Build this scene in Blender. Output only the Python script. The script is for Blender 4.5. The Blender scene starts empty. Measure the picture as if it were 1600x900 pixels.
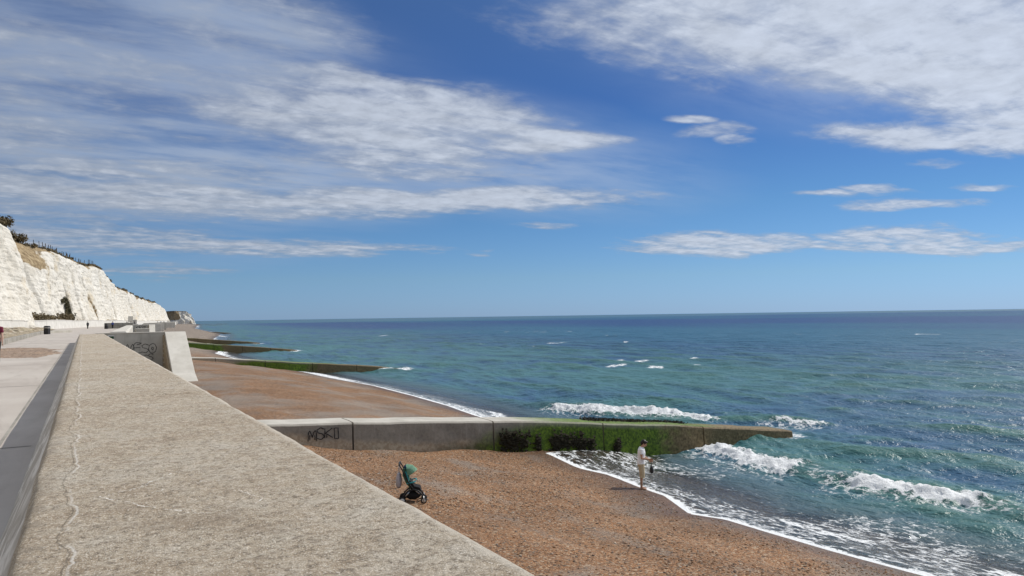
import bpy, bmesh, math, random
import numpy as np
from mathutils import Vector, Matrix
random.seed(7); rng = np.random.default_rng(7)
R = math.radians
sc = bpy.context.scene
col = sc.collection

# ------------------------------------------------------------------ camera
EYE = 1.55
cam = bpy.data.cameras.new('camera'); camo = bpy.data.objects.new('camera', cam); col.objects.link(camo)
cam.sensor_width = 36; cam.lens = 27.0; cam.clip_start = 0.1; cam.clip_end = 60000
yaw, pitch, roll = R(29.2), math.atan(44 / 1200), R(0.84)
camo.matrix_world = (Matrix.Translation((0, 0, EYE)) @ Matrix.Rotation(-yaw, 4, 'Z') @
                     Matrix.Rotation(math.pi / 2 + pitch, 4, 'X') @ Matrix.Rotation(-roll, 4, 'Z'))
sc.camera = camo

# ------------------------------------------------------------------ node helpers
class NT:
    def __init__(s, t): s.t = t; t.nodes.clear()
    def n(s, typ, ins=None, out=0, **pr):
        nd = s.t.nodes.new('ShaderNode' + typ)
        for k, v in pr.items(): setattr(nd, k, v)
        for k, v in (ins or {}).items():
            if isinstance(v, bpy.types.NodeSocket): s.t.links.new(v, nd.inputs[k])
            else: nd.inputs[k].default_value = v
        return nd.outputs[out] if out is not None else nd
    def m(s, op, a, b=0.0, c=None, clamp=False):
        d = {0: a, 1: b}
        if c is not None: d[2] = c
        return s.n('Math', d, operation=op, use_clamp=clamp)
    def mix(s, f, a, b, bt='MIX'):
        def q(v): return tuple(v) + (1,) if isinstance(v, (tuple, list)) and len(v) == 3 else v
        return s.n('Mix', {0: f, 6: q(a), 7: q(b)}, out=2, data_type='RGBA', blend_type=bt)
    def mr(s, v, a, b, c=0.0, d=1.0, it='SMOOTHSTEP'):
        return s.n('MapRange', {0: v, 1: a, 2: b, 3: c, 4: d}, interpolation_type=it)
    def noise(s, v, scale, detail=4, rough=.55, dist=0.0, out=0):
        return s.n('TexNoise', {'Vector': v, 'Scale': scale, 'Detail': detail, 'Roughness': rough, 'Distortion': dist}, out=out)
    def ramp(s, f, stops, interp='LINEAR'):
        nd = s.t.nodes.new('ShaderNodeValToRGB'); s.t.links.new(f, nd.inputs[0]); nd.color_ramp.interpolation = interp
        e = nd.color_ramp.elements
        while len(e) < len(stops): e.new(.5)
        for i, (p, c) in enumerate(stops): e[i].position = p; e[i].color = tuple(c) + (1,)
        return nd.outputs[0]
    def scale(s, v, sx, sy, sz):
        return s.n('Mapping', {0: v, 3: (sx, sy, sz)})

# ------------------------------------------------------------------ world / sky
SUN_AZ, SUN_EL = R(86), R(43.5)       # azimuth measured from +Y (along the wall) towards +X (the sea)
w = bpy.data.worlds.new('World'); sc.world = w; w.use_nodes = True
k = NT(w.node_tree)
sky = k.n('TexSky', sky_type='NISHITA', sun_disc=False, sun_elevation=SUN_EL, sun_rotation=SUN_AZ,
          altitude=0.0, air_density=1.0, dust_density=0.1, ozone_density=2.5)
D = k.n('TexCoord', out=0)
sp = k.n('SeparateXYZ', {0: D}, out=None)
az = k.m('ARCTAN2', sp.outputs[0], sp.outputs[1])
el = k.m('ARCSINE', sp.outputs[2])
AE = k.n('CombineXYZ', {0: az, 1: el, 2: 0.0})
# cloud deck coordinates: direction projected on a high plane, squeezed near the horizon
den = k.m('ADD', k.m('MAXIMUM', sp.outputs[2], 0.0), 0.10)
P = k.n('CombineXYZ', {0: k.m('DIVIDE', sp.outputs[0], den), 1: k.m('DIVIDE', sp.outputs[1], den), 2: 0.0})
wob = k.n('VectorMath', {0: k.noise(P, 1.6, 3, .5, out=1), 1: (.5, .5, .5)}, operation='SUBTRACT')
wobA = k.n('VectorMath', {0: wob, 3: .07}, operation='SCALE')
AEw = k.n('VectorMath', {0: AE, 1: k.n('VectorMath', {0: wobA, 1: (1, .45, 0)}, operation='MULTIPLY')}, operation='ADD')
CL = [  # azimuth, elevation, tilt, half length, half width, strength of each cloud bank
(-0.212,0.223,0.149,0.532,0.168,0.40),(-0.044,0.152,0.023,0.406,0.050,0.60),(0.211,0.345,-0.167,0.191,0.086,0.40),
(-0.114,0.140,0.073,0.113,0.036,0.66),(0.379,0.269,-0.161,0.270,0.044,0.86),(0.314,0.236,-0.143,0.285,0.040,0.80),
(0.554,0.229,-0.021,0.133,0.019,0.85),(0.428,0.152,-0.004,0.322,0.017,0.95),(0.136,0.142,0.004,0.375,0.021,0.75),
(0.387,0.198,-0.037,0.250,0.026,0.60),(0.314,0.295,-0.176,0.117,0.032,0.70),
(0.949,0.349,3.038,0.521,0.088,0.92),(1.046,0.278,2.902,0.325,0.076,0.97),(1.180,0.224,2.900,0.262,0.080,1.0),
(1.031,0.193,2.991,0.174,0.021,0.92),(1.158,0.173,3.019,0.155,0.022,0.88),
(0.775,0.226,-0.026,0.069,0.016,0.62),(0.744,0.245,-0.140,0.048,0.007,0.70),(0.798,0.211,-0.079,0.038,0.010,0.70),
(0.772,0.086,3.126,0.161,0.019,0.82),(0.975,0.087,3.087,0.120,0.013,0.80),(1.039,0.073,-0.078,0.142,0.011,0.72),(0.870,0.080,-0.048,0.170,0.010,0.70),
(0.166,0.090,-0.002,0.334,0.013,0.72),(-0.019,0.095,-0.008,0.262,0.021,0.66),(0.080,0.058,0.008,0.106,0.012,0.52),
(0.990,0.121,-0.071,0.090,0.008,0.72),(0.929,0.139,-0.069,0.085,0.006,0.66),(1.063,0.135,-0.101,0.045,0.005,0.64),
(0.553,0.115,-0.037,0.058,0.006,0.45),(1.017,0.164,-0.082,0.050,0.006,0.40),(0.469,0.085,-0.013,0.033,0.003,0.40)]
acc = None
for (a0, e0, th, la, lb, wt) in CL:
    q = k.n('Mapping', {0: AEw, 1: (a0, e0, 0), 2: (0, 0, th), 3: (la * 1.15, lb * 1.35, 1)}, vector_type='TEXTURE')
    v = k.mr(k.n('VectorMath', {0: q}, out=1, operation='LENGTH'), 1.0, 0.25, 0.0, wt)
    acc = v if acc is None else k.m('MAXIMUM', acc, v)
# unseen cover behind and above the camera, thickened to lift the ambient light
dA = k.m('ABSOLUTE', k.m('SUBTRACT', az, .51))
beyond = k.m('MAXIMUM', k.mr(el, .37, .55), k.mr(dA, .72, 1.0))
gen = k.m('MULTIPLY', k.mr(k.noise(P, .8, 3), .28, .52, 0.0, .95), k.m('MULTIPLY', beyond, k.mr(el, .02, .15)))
acc = k.m('MAXIMUM', acc, gen)
Ps = k.n('Mapping', {0: P, 2: (0, 0, R(-25)), 3: (1.0, 2.6, 1)})
n1 = k.noise(Ps, 2.2, 7, .62, .35)
n2 = k.noise(P, 9.0, 5, .60, .2)
nz = k.m('ADD', k.m('MULTIPLY', n1, .68), k.m('MULTIPLY', n2, .32))
dens = k.m('ADD', acc, k.m('MULTIPLY', k.m('SUBTRACT', nz, .5), 2.1))
cov = k.mr(dens, .12, .95, 0.0, 1.0)
cov = k.m('MULTIPLY', cov, k.mr(acc, .02, .25))
cov = k.m('MULTIPLY', cov, .90)
# thick cloud is whiter, thin veil greyer
toSun = k.n('VectorMath', {0: D, 1: (math.cos(SUN_EL) * math.sin(SUN_AZ), math.cos(SUN_EL) * math.cos(SUN_AZ), math.sin(SUN_EL))}, out=1, operation='DOT_PRODUCT')
lit = k.m('ADD', k.mr(toSun, -.2, .9, .60, 1.0, 'LINEAR'), k.m('MULTIPLY', k.m('SUBTRACT', n2, .5), .55))
lit = k.m('MULTIPLY', lit, k.mr(dens, .35, 1.0, .72, 1.0))
cc = k.n('VectorMath', {0: (8.9, 9.8, 11.4), 3: lit}, operation='SCALE')
skyc = k.mix(1.0, sky, k.ramp(k.mr(el, 0.0, .5, 0, 1, 'LINEAR'), [(0, (.45, .76, 1.61)), (.10, (.51, .78, 1.27)), (.28, (.44, .73, 1.09)), (.55, (.36, .59, .99)), (1, (.62, .80, 1.05))]), 'MULTIPLY')
# thin high veil under the broken cloud
vacc = None
for (a0, e0, th, la, lb, wt) in [(-.15, .22, .1, .66, .20, .62), (.16, .33, -.20, .26, .12, .60), (.05, .17, .0, .55, .08, .70), (.42, .22, -.16, .44, .10, .5), (1.05, .32, 2.98, .60, .16, .50), (.05, .09, 0, .34, .04, .22)]:
    q = k.n('Mapping', {0: AEw, 1: (a0, e0, 0), 2: (0, 0, th), 3: (la, lb, 1)}, vector_type='TEXTURE')
    v = k.mr(k.n('VectorMath', {0: q}, out=1, operation='LENGTH'), 1.0, 0.3, 0.0, wt)
    vacc = v if vacc is None else k.m('MAXIMUM', vacc, v)
veil = k.m('MULTIPLY', vacc, k.mr(k.noise(Ps, 1.3, 6, .6, .3), .30, .62, .35, 1.15))
skyv = k.mix(veil, skyc, k.n('VectorMath', {0: (4.7, 5.7, 7.4), 3: k.mr(toSun, -.2, .9, .9, 1.5, 'LINEAR')}, operation='SCALE'))
final = k.mix(cov, skyv, cc)
bg = k.n('Background', {0: final, 1: 0.07})
k.n('OutputWorld', {0: bg}, out=None)

sun = bpy.data.lights.new('sun', 'SUN'); sun.energy = 3.8; sun.angle = R(.53); sun.color = (1, .95, .87)
suno = bpy.data.objects.new('sun', sun); col.objects.link(suno)
sd = Vector((math.cos(SUN_EL) * math.sin(SUN_AZ), math.cos(SUN_EL) * math.cos(SUN_AZ), math.sin(SUN_EL)))
suno.rotation_euler = sd.to_track_quat('Z', 'Y').to_euler()
suno.location = (60, 10, 60)
vs = sc.view_settings; vs.view_transform = 'Standard'; vs.look = 'None'; vs.exposure = 0.0; vs.gamma = 1.0
sc.cycles.max_bounces = 5; sc.cycles.diffuse_bounces = 3; sc.cycles.glossy_bounces = 2; sc.cycles.transparent_max_bounces = 6; sc.cycles.caustics_reflective = False; sc.cycles.caustics_refractive = False

# ------------------------------------------------------------------ numeric noise
def hsh(ix, iy, seed):
    h = (ix.astype(np.int64) * 374761393 + iy.astype(np.int64) * 668265263 + seed * 1442695041) & 0x7fffffff
    h = ((h ^ (h >> 13)) * 1274126177) & 0x7fffffff
    return ((h ^ (h >> 16)) & 0xffffff) / float(0xffffff)
def vn(x, y, seed=0):
    x = np.asarray(x, float); y = np.asarray(y, float); x, y = np.broadcast_arrays(x, y)
    ix, iy = np.floor(x), np.floor(y); fx, fy = x - ix, y - iy
    fx = fx * fx * (3 - 2 * fx); fy = fy * fy * (3 - 2 * fy)
    a = hsh(ix, iy, seed); b = hsh(ix + 1, iy, seed); c = hsh(ix, iy + 1, seed); d = hsh(ix + 1, iy + 1, seed)
    return (a + (b - a) * fx) * (1 - fy) + (c + (d - c) * fx) * fy
def fbm(x, y, seed=0, oc=4, g=.5):
    r = 0; a = 1; t = 0
    for i in range(oc):
        r = r + a * vn(np.asarray(x) * 2 ** i, np.asarray(y) * 2 ** i, seed + i * 17); t += a; a *= g
    return r / t
def sst(x, a, b):
    t = np.clip((np.asarray(x, float) - a) / (b - a), 0, 1); return t * t * (3 - 2 * t)

# ------------------------------------------------------------------ object helpers
def tag(o, label=None, cat=None, group=None, kind=None):
    for n_, v in (('label', label), ('category', cat), ('group', group), ('kind', kind)):
        if v: o[n_] = v
    return o
def mkobj(name, me, mat=None, parent=None):
    if mat is not None:
        me.materials.clear(); me.materials.append(mat)
    o = bpy.data.objects.new(name, me); col.objects.link(o)
    if parent: o.parent = parent
    return o
def mesh(name, v, f, mat, parent=None, smooth=False, attrs=None):
    me = bpy.data.meshes.new(name); me.from_pydata([tuple(p) for p in v], [], [tuple(q) for q in f])
    if smooth: me.polygons.foreach_set('use_smooth', [True] * len(me.polygons))
    for an, av in (attrs or {}).items():
        me.attributes.new(an, 'FLOAT', 'POINT').data.foreach_set('value', np.asarray(av, np.float32).ravel())
    me.update(); return mkobj(name, me, mat, parent)
def gridmesh(name, V, mat, parent=None, smooth=True, attrs=None, keep=None):
    """V: (n, m, 3) array"""
    n, m = V.shape[:2]
    i = np.arange(n * m).reshape(n, m)
    F = np.stack([i[:-1, :-1], i[1:, :-1], i[1:, 1:], i[:-1, 1:]], -1).reshape(-1, 4)
    if keep is not None: F = F[keep.reshape(-1)]
    me = bpy.data.meshes.new(name)
    me.vertices.add(n * m); me.vertices.foreach_set('co', V.astype(np.float32).ravel())
    me.loops.add(len(F) * 4); me.loops.foreach_set('vertex_index', F.astype(np.int32).ravel())
    me.polygons.add(len(F)); me.polygons.foreach_set('loop_start', np.arange(0, len(F) * 4, 4, dtype=np.int32))
    me.polygons.foreach_set('use_smooth', np.full(len(F), smooth))
    for an, av in (attrs or {}).items():
        me.attributes.new(an, 'FLOAT', 'POINT').data.foreach_set('value', np.asarray(av, np.float32).ravel())
    me.update(calc_edges=True); me.validate()
    return mkobj(name, me, mat, parent)
def empty(name, loc=(0, 0, 0), rz=0):
    o = bpy.data.objects.new(name, None); col.objects.link(o); o.location = loc; o.rotation_euler = (0, 0, rz); o.empty_display_size = .2
    return o
def boxbm(bm, c, s, rot=None, bev=0):
    M = Matrix.Translation(c) @ (rot.to_4x4() if rot else Matrix()) @ Matrix.Diagonal((s[0], s[1], s[2], 1))
    r = bmesh.ops.create_cube(bm, size=1, matrix=M)
    if bev:
        ed = list({e for v in r['verts'] for e in v.link_edges})
        bmesh.ops.bevel(bm, geom=ed, offset=bev, segments=2, affect='EDGES', profile=.5)
def prism(bm, poly, axis, a, b):
    """extrude 2-D polygon; axis 'x': poly in (y,z); 'y': (x,z); 'z': (x,y)"""
    def p(q, t): return {'x': (t, q[0], q[1]), 'y': (q[0], t, q[1]), 'z': (q[0], q[1], t)}[axis]
    A = [bm.verts.new(p(q, a)) for q in poly]; B = [bm.verts.new(p(q, b)) for q in poly]
    n = len(poly)
    bm.faces.new(A); bm.faces.new(B[::-1])
    for i in range(n): bm.faces.new((A[i], B[i], B[(i + 1) % n], A[(i + 1) % n]))
def finish(name, bm, mat, parent=None, smooth=False, bev=0):
    bmesh.ops.recalc_face_normals(bm, faces=bm.faces)
    if bev:
        ed = [e for e in bm.edges if len(e.link_faces) == 2 and e.calc_face_angle(0) > .5]
        bmesh.ops.bevel(bm, geom=ed, offset=bev, segments=2, affect='EDGES', profile=.5)
    me = bpy.data.meshes.new(name); bm.to_mesh(me); bm.free()
    if smooth: me.polygons.foreach_set('use_smooth', [True] * len(me.polygons))
    return mkobj(name, me, mat, parent)
def chain(bm, pts, rad, seg=10, side=(0, 1, 0), caps=True):
    """tapered tube through pts; rad entries r or (r_side, r_other)"""
    pts = [Vector(p) for p in pts]; side = Vector(side); rings = []
    for i, p in enumerate(pts):
        t = (pts[min(i + 1, len(pts) - 1)] - pts[max(i - 1, 0)]).normalized()
        s_ = side - t * side.dot(t)
        if s_.length < 1e-3: s_ = Vector((1, 0, 0)) - t * t.x
        s_.normalize(); u = t.cross(s_)
        r = rad[i] if isinstance(rad, (list, tuple)) else rad
        ra, rb = r if isinstance(r, (list, tuple)) else (r, r)
        rings.append([bm.verts.new(p + s_ * ra * math.cos(2 * math.pi * j / seg) + u * rb * math.sin(2 * math.pi * j / seg)) for j in range(seg)])
    for A, B in zip(rings, rings[1:]):
        for j in range(seg): bm.faces.new((A[j], A[(j + 1) % seg], B[(j + 1) % seg], B[j]))
    if caps:
        bm.faces.new(rings[0][::-1]); bm.faces.new(rings[-1])
def ball(bm, c, r, sub=2, sc_=(1, 1, 1)):
    bmesh.ops.create_icosphere(bm, subdivisions=sub, radius=1, matrix=Matrix.Translation(c) @ Matrix.Diagonal((r * sc_[0], r * sc_[1], r * sc_[2], 1)))
def remeshed(name, bm, vox, mat, parent, smooth_it=4):
    bmesh.ops.recalc_face_normals(bm, faces=bm.faces)
    me = bpy.data.meshes.new('tmp'); bm.to_mesh(me); bm.free()
    o = bpy.data.objects.new('tmp', me); col.objects.link(o)
    m_ = o.modifiers.new('r', 'REMESH'); m_.mode = 'VOXEL'; m_.voxel_size = vox
    if smooth_it:
        s_ = o.modifiers.new('s', 'SMOOTH'); s_.factor = .5; s_.iterations = smooth_it
    bpy.context.view_layer.update()
    me2 = bpy.data.meshes.new_from_object(o.evaluated_get(bpy.context.evaluated_depsgraph_get()))
    bpy.data.objects.remove(o); bpy.data.meshes.remove(me)
    me2.name = name; me2.polygons.foreach_set('use_smooth', [True] * len(me2.polygons))
    return mkobj(name, me2, mat, parent)

# ------------------------------------------------------------------ materials
def material(name, fn):
    m_ = bpy.data.materials.new(name); m_.use_nodes = True; q = NT(m_.node_tree)
    sh, disp = fn(q)
    q.n('OutputMaterial', {0: sh}, out=None); return m_
def pos(q): return q.n('NewGeometry', out=0)
def bsdf(q, color, rough=.85, bump=None, bs=.5, bd=.01, spec=.3, **kw):
    ins = {'Base Color': color if isinstance(color, bpy.types.NodeSocket) else tuple(color) + (1,), 'Roughness': rough, 'Specular IOR Level': spec}
    if bump is not None:
        ins['Normal'] = q.n('Bump', {'Height': bump, 'Strength': bs, 'Distance': bd})
    ins.update(kw)
    return q.n('BsdfPrincipled', ins)
def plain(name, c, rough=.6, var=.12, sc_=30., spec=.3, metal=0.0):
    def fn(q):
        p = q.n('TexCoord', out=3)
        nz_ = q.noise(p, sc_, 4)
        c_ = q.mix(q.mr(nz_, .3, .7), tuple(x * (1 - var) for x in c), tuple(min(1, x * (1 + var)) for x in c))
        return bsdf(q, c_, rough, nz_, .15, .004, spec, Metallic=metal), None
    return material(name, fn)

def m_walltop(q):
    p = pos(q); s3 = q.n('SeparateXYZ', {0: p}, out=None); X, Y, Z = s3.outputs
    big = q.noise(p, .9, 4); mid = q.noise(p, 7, 5, .6); fine = q.noise(p, 30, 6, .75); grit = q.noise(p, 110, 3, .7)
    c = q.ramp(q.m('ADD', q.m('MULTIPLY', big, .5), q.m('MULTIPLY', mid, .5)), [(.30, (.31, .235, .16)), (.46, (.42, .345, .255)), (.58, (.48, .42, .335)), (.72, (.52, .475, .41))])
    c = q.mix(q.mr(fine, .52, .36, 0, .80), c, (.16, .13, .098))
    c = q.mix(q.mr(fine, .52, .66, 0, .55), c, (.66, .60, .51))
    c = q.mix(q.mr(grit, .55, .66, 0, .85), c, (.80, .75, .66))
    c = q.mix(q.mr(grit, .42, .32, 0, .6), c, (.11, .085, .065))
    blot = q.noise(p, 2.3, 5, .7, .5)
    c = q.mix(q.mr(blot, .55, .72, 0, .42), c, (.24, .19, .14))
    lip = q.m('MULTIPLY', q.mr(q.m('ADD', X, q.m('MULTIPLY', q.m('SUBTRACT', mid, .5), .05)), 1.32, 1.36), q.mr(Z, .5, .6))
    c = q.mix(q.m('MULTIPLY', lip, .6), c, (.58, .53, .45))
    # efflorescence line and crack wandering along the landward edge
    wl = q.n('CombineXYZ', {0: 0., 1: Y, 2: 0.})
    off = q.m('MULTIPLY', q.m('SUBTRACT', q.noise(wl, 1.1, 5, .6), .5), .26)
    dl = q.m('ABSOLUTE', q.m('SUBTRACT', X, q.m('ADD', off, -.045)))
    top = q.mr(Z, .60, .635)
    gate = q.m('MULTIPLY', top, q.mr(q.noise(wl, 1.1, 4, .7), .42, .54))
    c = q.mix(q.m('MULTIPLY', q.mr(q.m('ADD', dl, q.m('MULTIPLY', q.m('SUBTRACT', fine, .5), .012)), .010, .001, 0, .7), gate), c, (.72, .69, .64))
    dk = q.m('ABSOLUTE', q.m('SUBTRACT', X, q.m('ADD', off, -.064)))
    c = q.mix(q.m('MULTIPLY', q.mr(dk, .006, .001, 0, .5), top), c, (.10, .085, .065))
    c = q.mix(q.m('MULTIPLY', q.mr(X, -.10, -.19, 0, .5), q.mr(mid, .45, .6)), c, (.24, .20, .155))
    # smoother grey landward face with pale lime runs
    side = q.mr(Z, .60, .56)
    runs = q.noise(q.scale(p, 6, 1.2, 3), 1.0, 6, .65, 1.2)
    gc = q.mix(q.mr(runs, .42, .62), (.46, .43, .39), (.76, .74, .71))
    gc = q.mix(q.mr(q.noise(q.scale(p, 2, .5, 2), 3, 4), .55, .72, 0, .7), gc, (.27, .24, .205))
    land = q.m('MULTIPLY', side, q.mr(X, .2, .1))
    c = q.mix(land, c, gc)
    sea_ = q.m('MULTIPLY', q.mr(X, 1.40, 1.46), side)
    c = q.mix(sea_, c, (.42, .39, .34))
    h = q.m('ADD', q.m('MULTIPLY', fine, .6), q.m('ADD', q.m('MULTIPLY', grit, .28), q.m('MULTIPLY', mid, .5)))
    return bsdf(q, c, .92, h, 1.0, .03, .2), None
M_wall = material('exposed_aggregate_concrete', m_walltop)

def concrete(name, c1, c2, stain=.45):
    def fn(q):
        p = pos(q)
        a = q.noise(p, .7, 5, .6); b = q.noise(p, 9, 5, .65); st = q.noise(q.scale(p, 2.2, 2.2, .25), 1.5, 5, .6)
        c = q.mix(q.mr(a, .3, .7), c1, c2)
        c = q.mix(q.mr(st, .5, .75, 0, stain), c, tuple(x * .45 for x in c1))
        c = q.mix(q.mr(b, .6, .8, 0, .35), c, tuple(x * .6 for x in c1))
        return bsdf(q, c, .9, b, .35, .02, .25), None
    return material(name, fn)
M_conc = concrete('weathered_concrete', (.40, .375, .325), (.50, .475, .42))
M_concd = concrete('dark_weathered_concrete', (.25, .235, .205), (.36, .34, .30), .6)
M_pale = concrete('pale_concrete', (.52, .49, .43), (.62, .59, .53), .2)
M_ret = concrete('chalky_concrete', (.55, .53, .49), (.66, .64, .60), .3)

def m_prom(q):
    p = pos(q)
    a = q.noise(p, .25, 5, .6); b = q.noise(p, 14, 5, .65); st = q.noise(q.scale(p, .9, .16, 1), 1.6, 6, .65, .5)
    c = q.mix(q.mr(a, .3, .7), (.43, .385, .345), (.50, .46, .415))
    c = q.mix(q.mr(st, .46, .70, 0, .5), c, (.34, .30, .265))
    c = q.mix(q.mr(b, .62, .8, 0, .3), c, (.30, .27, .24))
    return bsdf(q, c, .9, b, .25, .01, .2), None
M_prom = material('promenade_concrete', m_prom)

def shingle(name, tones, wet=False, scale=36., greyband=True):
    def fn(q):
        p = pos(q)
        wp = q.n('VectorMath', {0: p, 1: q.n('VectorMath', {0: q.noise(p, 9, 2, out=1), 3: .05}, operation='SCALE')}, operation='ADD')
        vo = q.n('TexVoronoi', {'Vector': wp, 'Scale': scale, 'Randomness': 1.0}, out=None)
        rc = q.n('SeparateColor', {0: vo.outputs['Color']}, out=None)
        c = q.ramp(rc.outputs[0], tones, 'CONSTANT')
        vo2 = q.n('TexVoronoi', {'Vector': wp, 'Scale': scale * .45, 'Randomness': 1.0}, out=None)
        r2 = q.n('SeparateColor', {0: vo2.outputs['Color']}, out=None)
        c = q.mix(q.mr(r2.outputs[1], .74, .76, 0, .8), c, q.ramp(r2.outputs[0], [(0, (.06, .045, .035)), (.3, (.36, .25, .16)), (.6, (.52, .42, .32)), (.8, (.22, .17, .13))], 'CONSTANT'))
        if greyband:
            g = q.noise(q.scale(p, .36, .24, .3), 1.0, 5, .6, .5)
            gt = q.ramp(rc.outputs[1], [(0, (.10, .09, .085)), (.2, (.26, .235, .215)), (.55, (.40, .36, .32)), (.85, (.55, .51, .46))], 'CONSTANT')
            farg = q.mr(q.n('SeparateXYZ', {0: p}, out=None).outputs[1], 100, 170, 0, .85)
            farg = q.m('MAXIMUM', farg, q.m('MULTIPLY', q.mr(q.n('SeparateXYZ', {0: p}, out=None).outputs[1], 30, 34, 0, .75), q.mr(q.noise(q.scale(p, .16, .10, .2), 1.0, 4, .6, .3), .44, .62)))
            c = q.mix(q.m('MAXIMUM', q.mr(g, .52, .66, 0, .60), farg), c, gt)
        big = q.noise(p, .35, 4)
        c = q.mix(1.0, c, q.mix(q.mr(big, .3, .7), (.64, .61, .57), (.84, .79, .72)), 'MULTIPLY')
        rough = .85
        if wet:
            wa = q.n('Attribute', out=2, attribute_name='wet')
            c = q.mix(wa, c, q.mix(1.0, c, (.50, .46, .43), 'MULTIPLY'))
            rough = q.mr(wa, 0, 1, .85, .45, 'LINEAR')
        h = q.m('SUBTRACT', 1.0, vo.outputs['Distance'])
        h = q.m('ADD', h, q.m('MULTIPLY', q.m('SUBTRACT', 1.0, vo2.outputs['Distance']), q.mr(r2.outputs[1], .74, .76, 0, 1.2)))
        return bsdf(q, c, rough, h, .6, .025, .3), None
    return material(name, fn)
BROWN = [(0, (.10, .048, .022)), (.16, (.26, .125, .055)), (.42, (.34, .178, .083)), (.66, (.44, .250, .130)), (.83, (.29, .205, .145)), (.93, (.60, .47, .34))]
M_beach = shingle('shingle', BROWN, wet=True)
M_spill = shingle('spilled_shingle', [(0, (.28, .20, .15)), (.3, (.42, .31, .24)), (.6, (.5, .39, .31)), (.85, (.6, .52, .45))], scale=16., greyband=False)
M_rub = shingle('chalk_rubble', [(0, (.25, .21, .14)), (.3, (.42, .37, .26)), (.6, (.55, .50, .40)), (.85, (.7, .66, .58))], scale=3., greyband=False)

def m_pebble(q):
    r_ = q.n('Attribute', out=2, attribute_name='tone')
    c = q.ramp(r_, [(0, (.11, .08, .06)), (.10, (.21, .115, .058)), (.45, (.29, .16, .08)), (.70, (.25, .20, .16)), (.86, (.38, .28, .19)), (.96, (.58, .50, .41))], 'CONSTANT')
    return bsdf(q, c, .75, None), None
M_peb = material('pebbles', m_pebble)

def m_groyne(q):
    p = q.n('TexCoord', out=3); s3 = q.n('SeparateXYZ', {0: p}, out=None); X, Y, Z = s3.outputs
    P0 = pos(q)
    g1 = q.noise(P0, 1.1, 5, .6); g2 = q.noise(P0, 8, 5, .65); g3 = q.noise(P0, 30, 4, .7)
    nrm = q.n('NewGeometry', out=1); nz_ = q.n('SeparateXYZ', {0: nrm}, out=None).outputs[2]
    isTop = q.mr(nz_, .6, .8)
    H = q.n('Attribute', out=2, attribute_name='below')      # metres below the crest
    G = q.n('Attribute', out=2, attribute_name='above')      # metres above the shingle
    dark = q.ramp(q.m('ADD', q.m('MULTIPLY', g1, .6), q.m('MULTIPLY', g2, .4)), [(.3, (.16, .148, .125)), (.5, (.26, .24, .20)), (.7, (.36, .33, .28))])
    st = q.noise(q.scale(P0, 5, 5, .5), 1.6, 5, .6)
    dark = q.mix(q.mr(st, .52, .7, 0, .6), dark, (.33, .31, .27))
    face = q.mix(q.mr(q.m('ADD', G, q.m('MULTIPLY', q.m('SUBTRACT', g1, .5), .5)), .46, .16, 0, .9), dark, q.mix(q.mr(g2, .4, .6), (.34, .27, .185), (.46, .395, .29)))
    face = q.mix(q.m('MULTIPLY', q.mr(H, .10, .0), .8), face, (.40, .37, .32))
    topc = q.mix(q.mr(g1, .3, .7), (.42, .395, .34), (.55, .52, .46))
    topc = q.mix(q.mr(g2, .58, .75, 0, .5), topc, (.30, .275, .235))
    c = q.mix(isTop, face, topc)
    # algae on the stretch the tide reaches, brown weed film towards the tip
    xx = q.m('ADD', X, q.m('MULTIPLY', q.m('SUBTRACT', g1, .5), 5.0))
    reach = q.m('ADD', xx, q.m('MULTIPLY', H, 4.0))
    gr = q.ramp(q.m('ADD', q.m('MULTIPLY', g2, .6), q.m('MULTIPLY', g3, .4)), [(.34, (.014, .022, .006)), (.45, (.055, .095, .012)), (.55, (.125, .205, .018)), (.69, (.24, .33, .035))])
    alg = q.m('MULTIPLY', q.mr(reach, 15.5, 19.5), q.mr(H, .02, .30, .25, 1.0))
    algT = q.mr(xx, 16.0, 19.5, 0, .95)
    algF = q.mix(isTop, q.mix(alg, c, q.mix(q.mr(xx, 13, 17), (.05, .05, .02), gr)), q.mix(algT, c, gr))
    br = q.ramp(g2, [(.3, (.07, .05, .025)), (.5, (.17, .12, .062)), (.7, (.27, .195, .11))])
    c = q.mix(q.m('MULTIPLY', q.mr(q.m('ADD', xx, q.m('MULTIPLY', isTop, -3.0)), 23.6, 25.8), .95), algF, br)
    h = q.m('ADD', g2, q.m('MULTIPLY', g3, .5))
    return bsdf(q, c, .8, h, .5, .03, .35), None
M_groyne = material('groyne_concrete', m_groyne)
M_weed = plain('bladderwrack', (.020, .017, .009), .8, .4, 8, .15)

def m_cliff(q):
    P0 = pos(q); hh = q.n('Attribute', out=2, attribute_name='up'); soil = q.n('Attribute', out=2, attribute_name='soil')
    a = q.noise(P0, .12, 5, .6); b = q.noise(q.scale(P0, .5, .5, 1.4), .9, 6, .68); f = q.noise(q.scale(P0, 1, 1, 1.8), .9, 6, .75)
    c = q.mix(q.mr(a, .3, .7), (.63, .59, .515), (.72, .69, .63))
    c = q.mix(q.mr(b, .46, .34, 0, .6), c, (.38, .345, .29))
    c = q.mix(q.mr(f, .43, .31, 0, .75), c, (.22, .19, .155))
    tan = q.noise(q.scale(P0, .10, .10, .16), 1.0, 4, .6)
    c = q.mix(q.mr(tan, .56, .68, 0, .5), c, (.56, .46, .31))
    so = q.ramp(q.noise(P0, .8, 5, .65), [(.3, (.13, .095, .055)), (.5, (.30, .225, .135)), (.7, (.45, .36, .23))])
    c = q.mix(q.mr(q.m('ADD', soil, q.m('MULTIPLY', q.m('SUBTRACT', b, .5), .9)), .4, .6), c, so)
    return bsdf(q, c, .95, q.m('ADD', b, f), .6, .25, .1), None
M_cliff = material('chalk', m_cliff)
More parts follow.
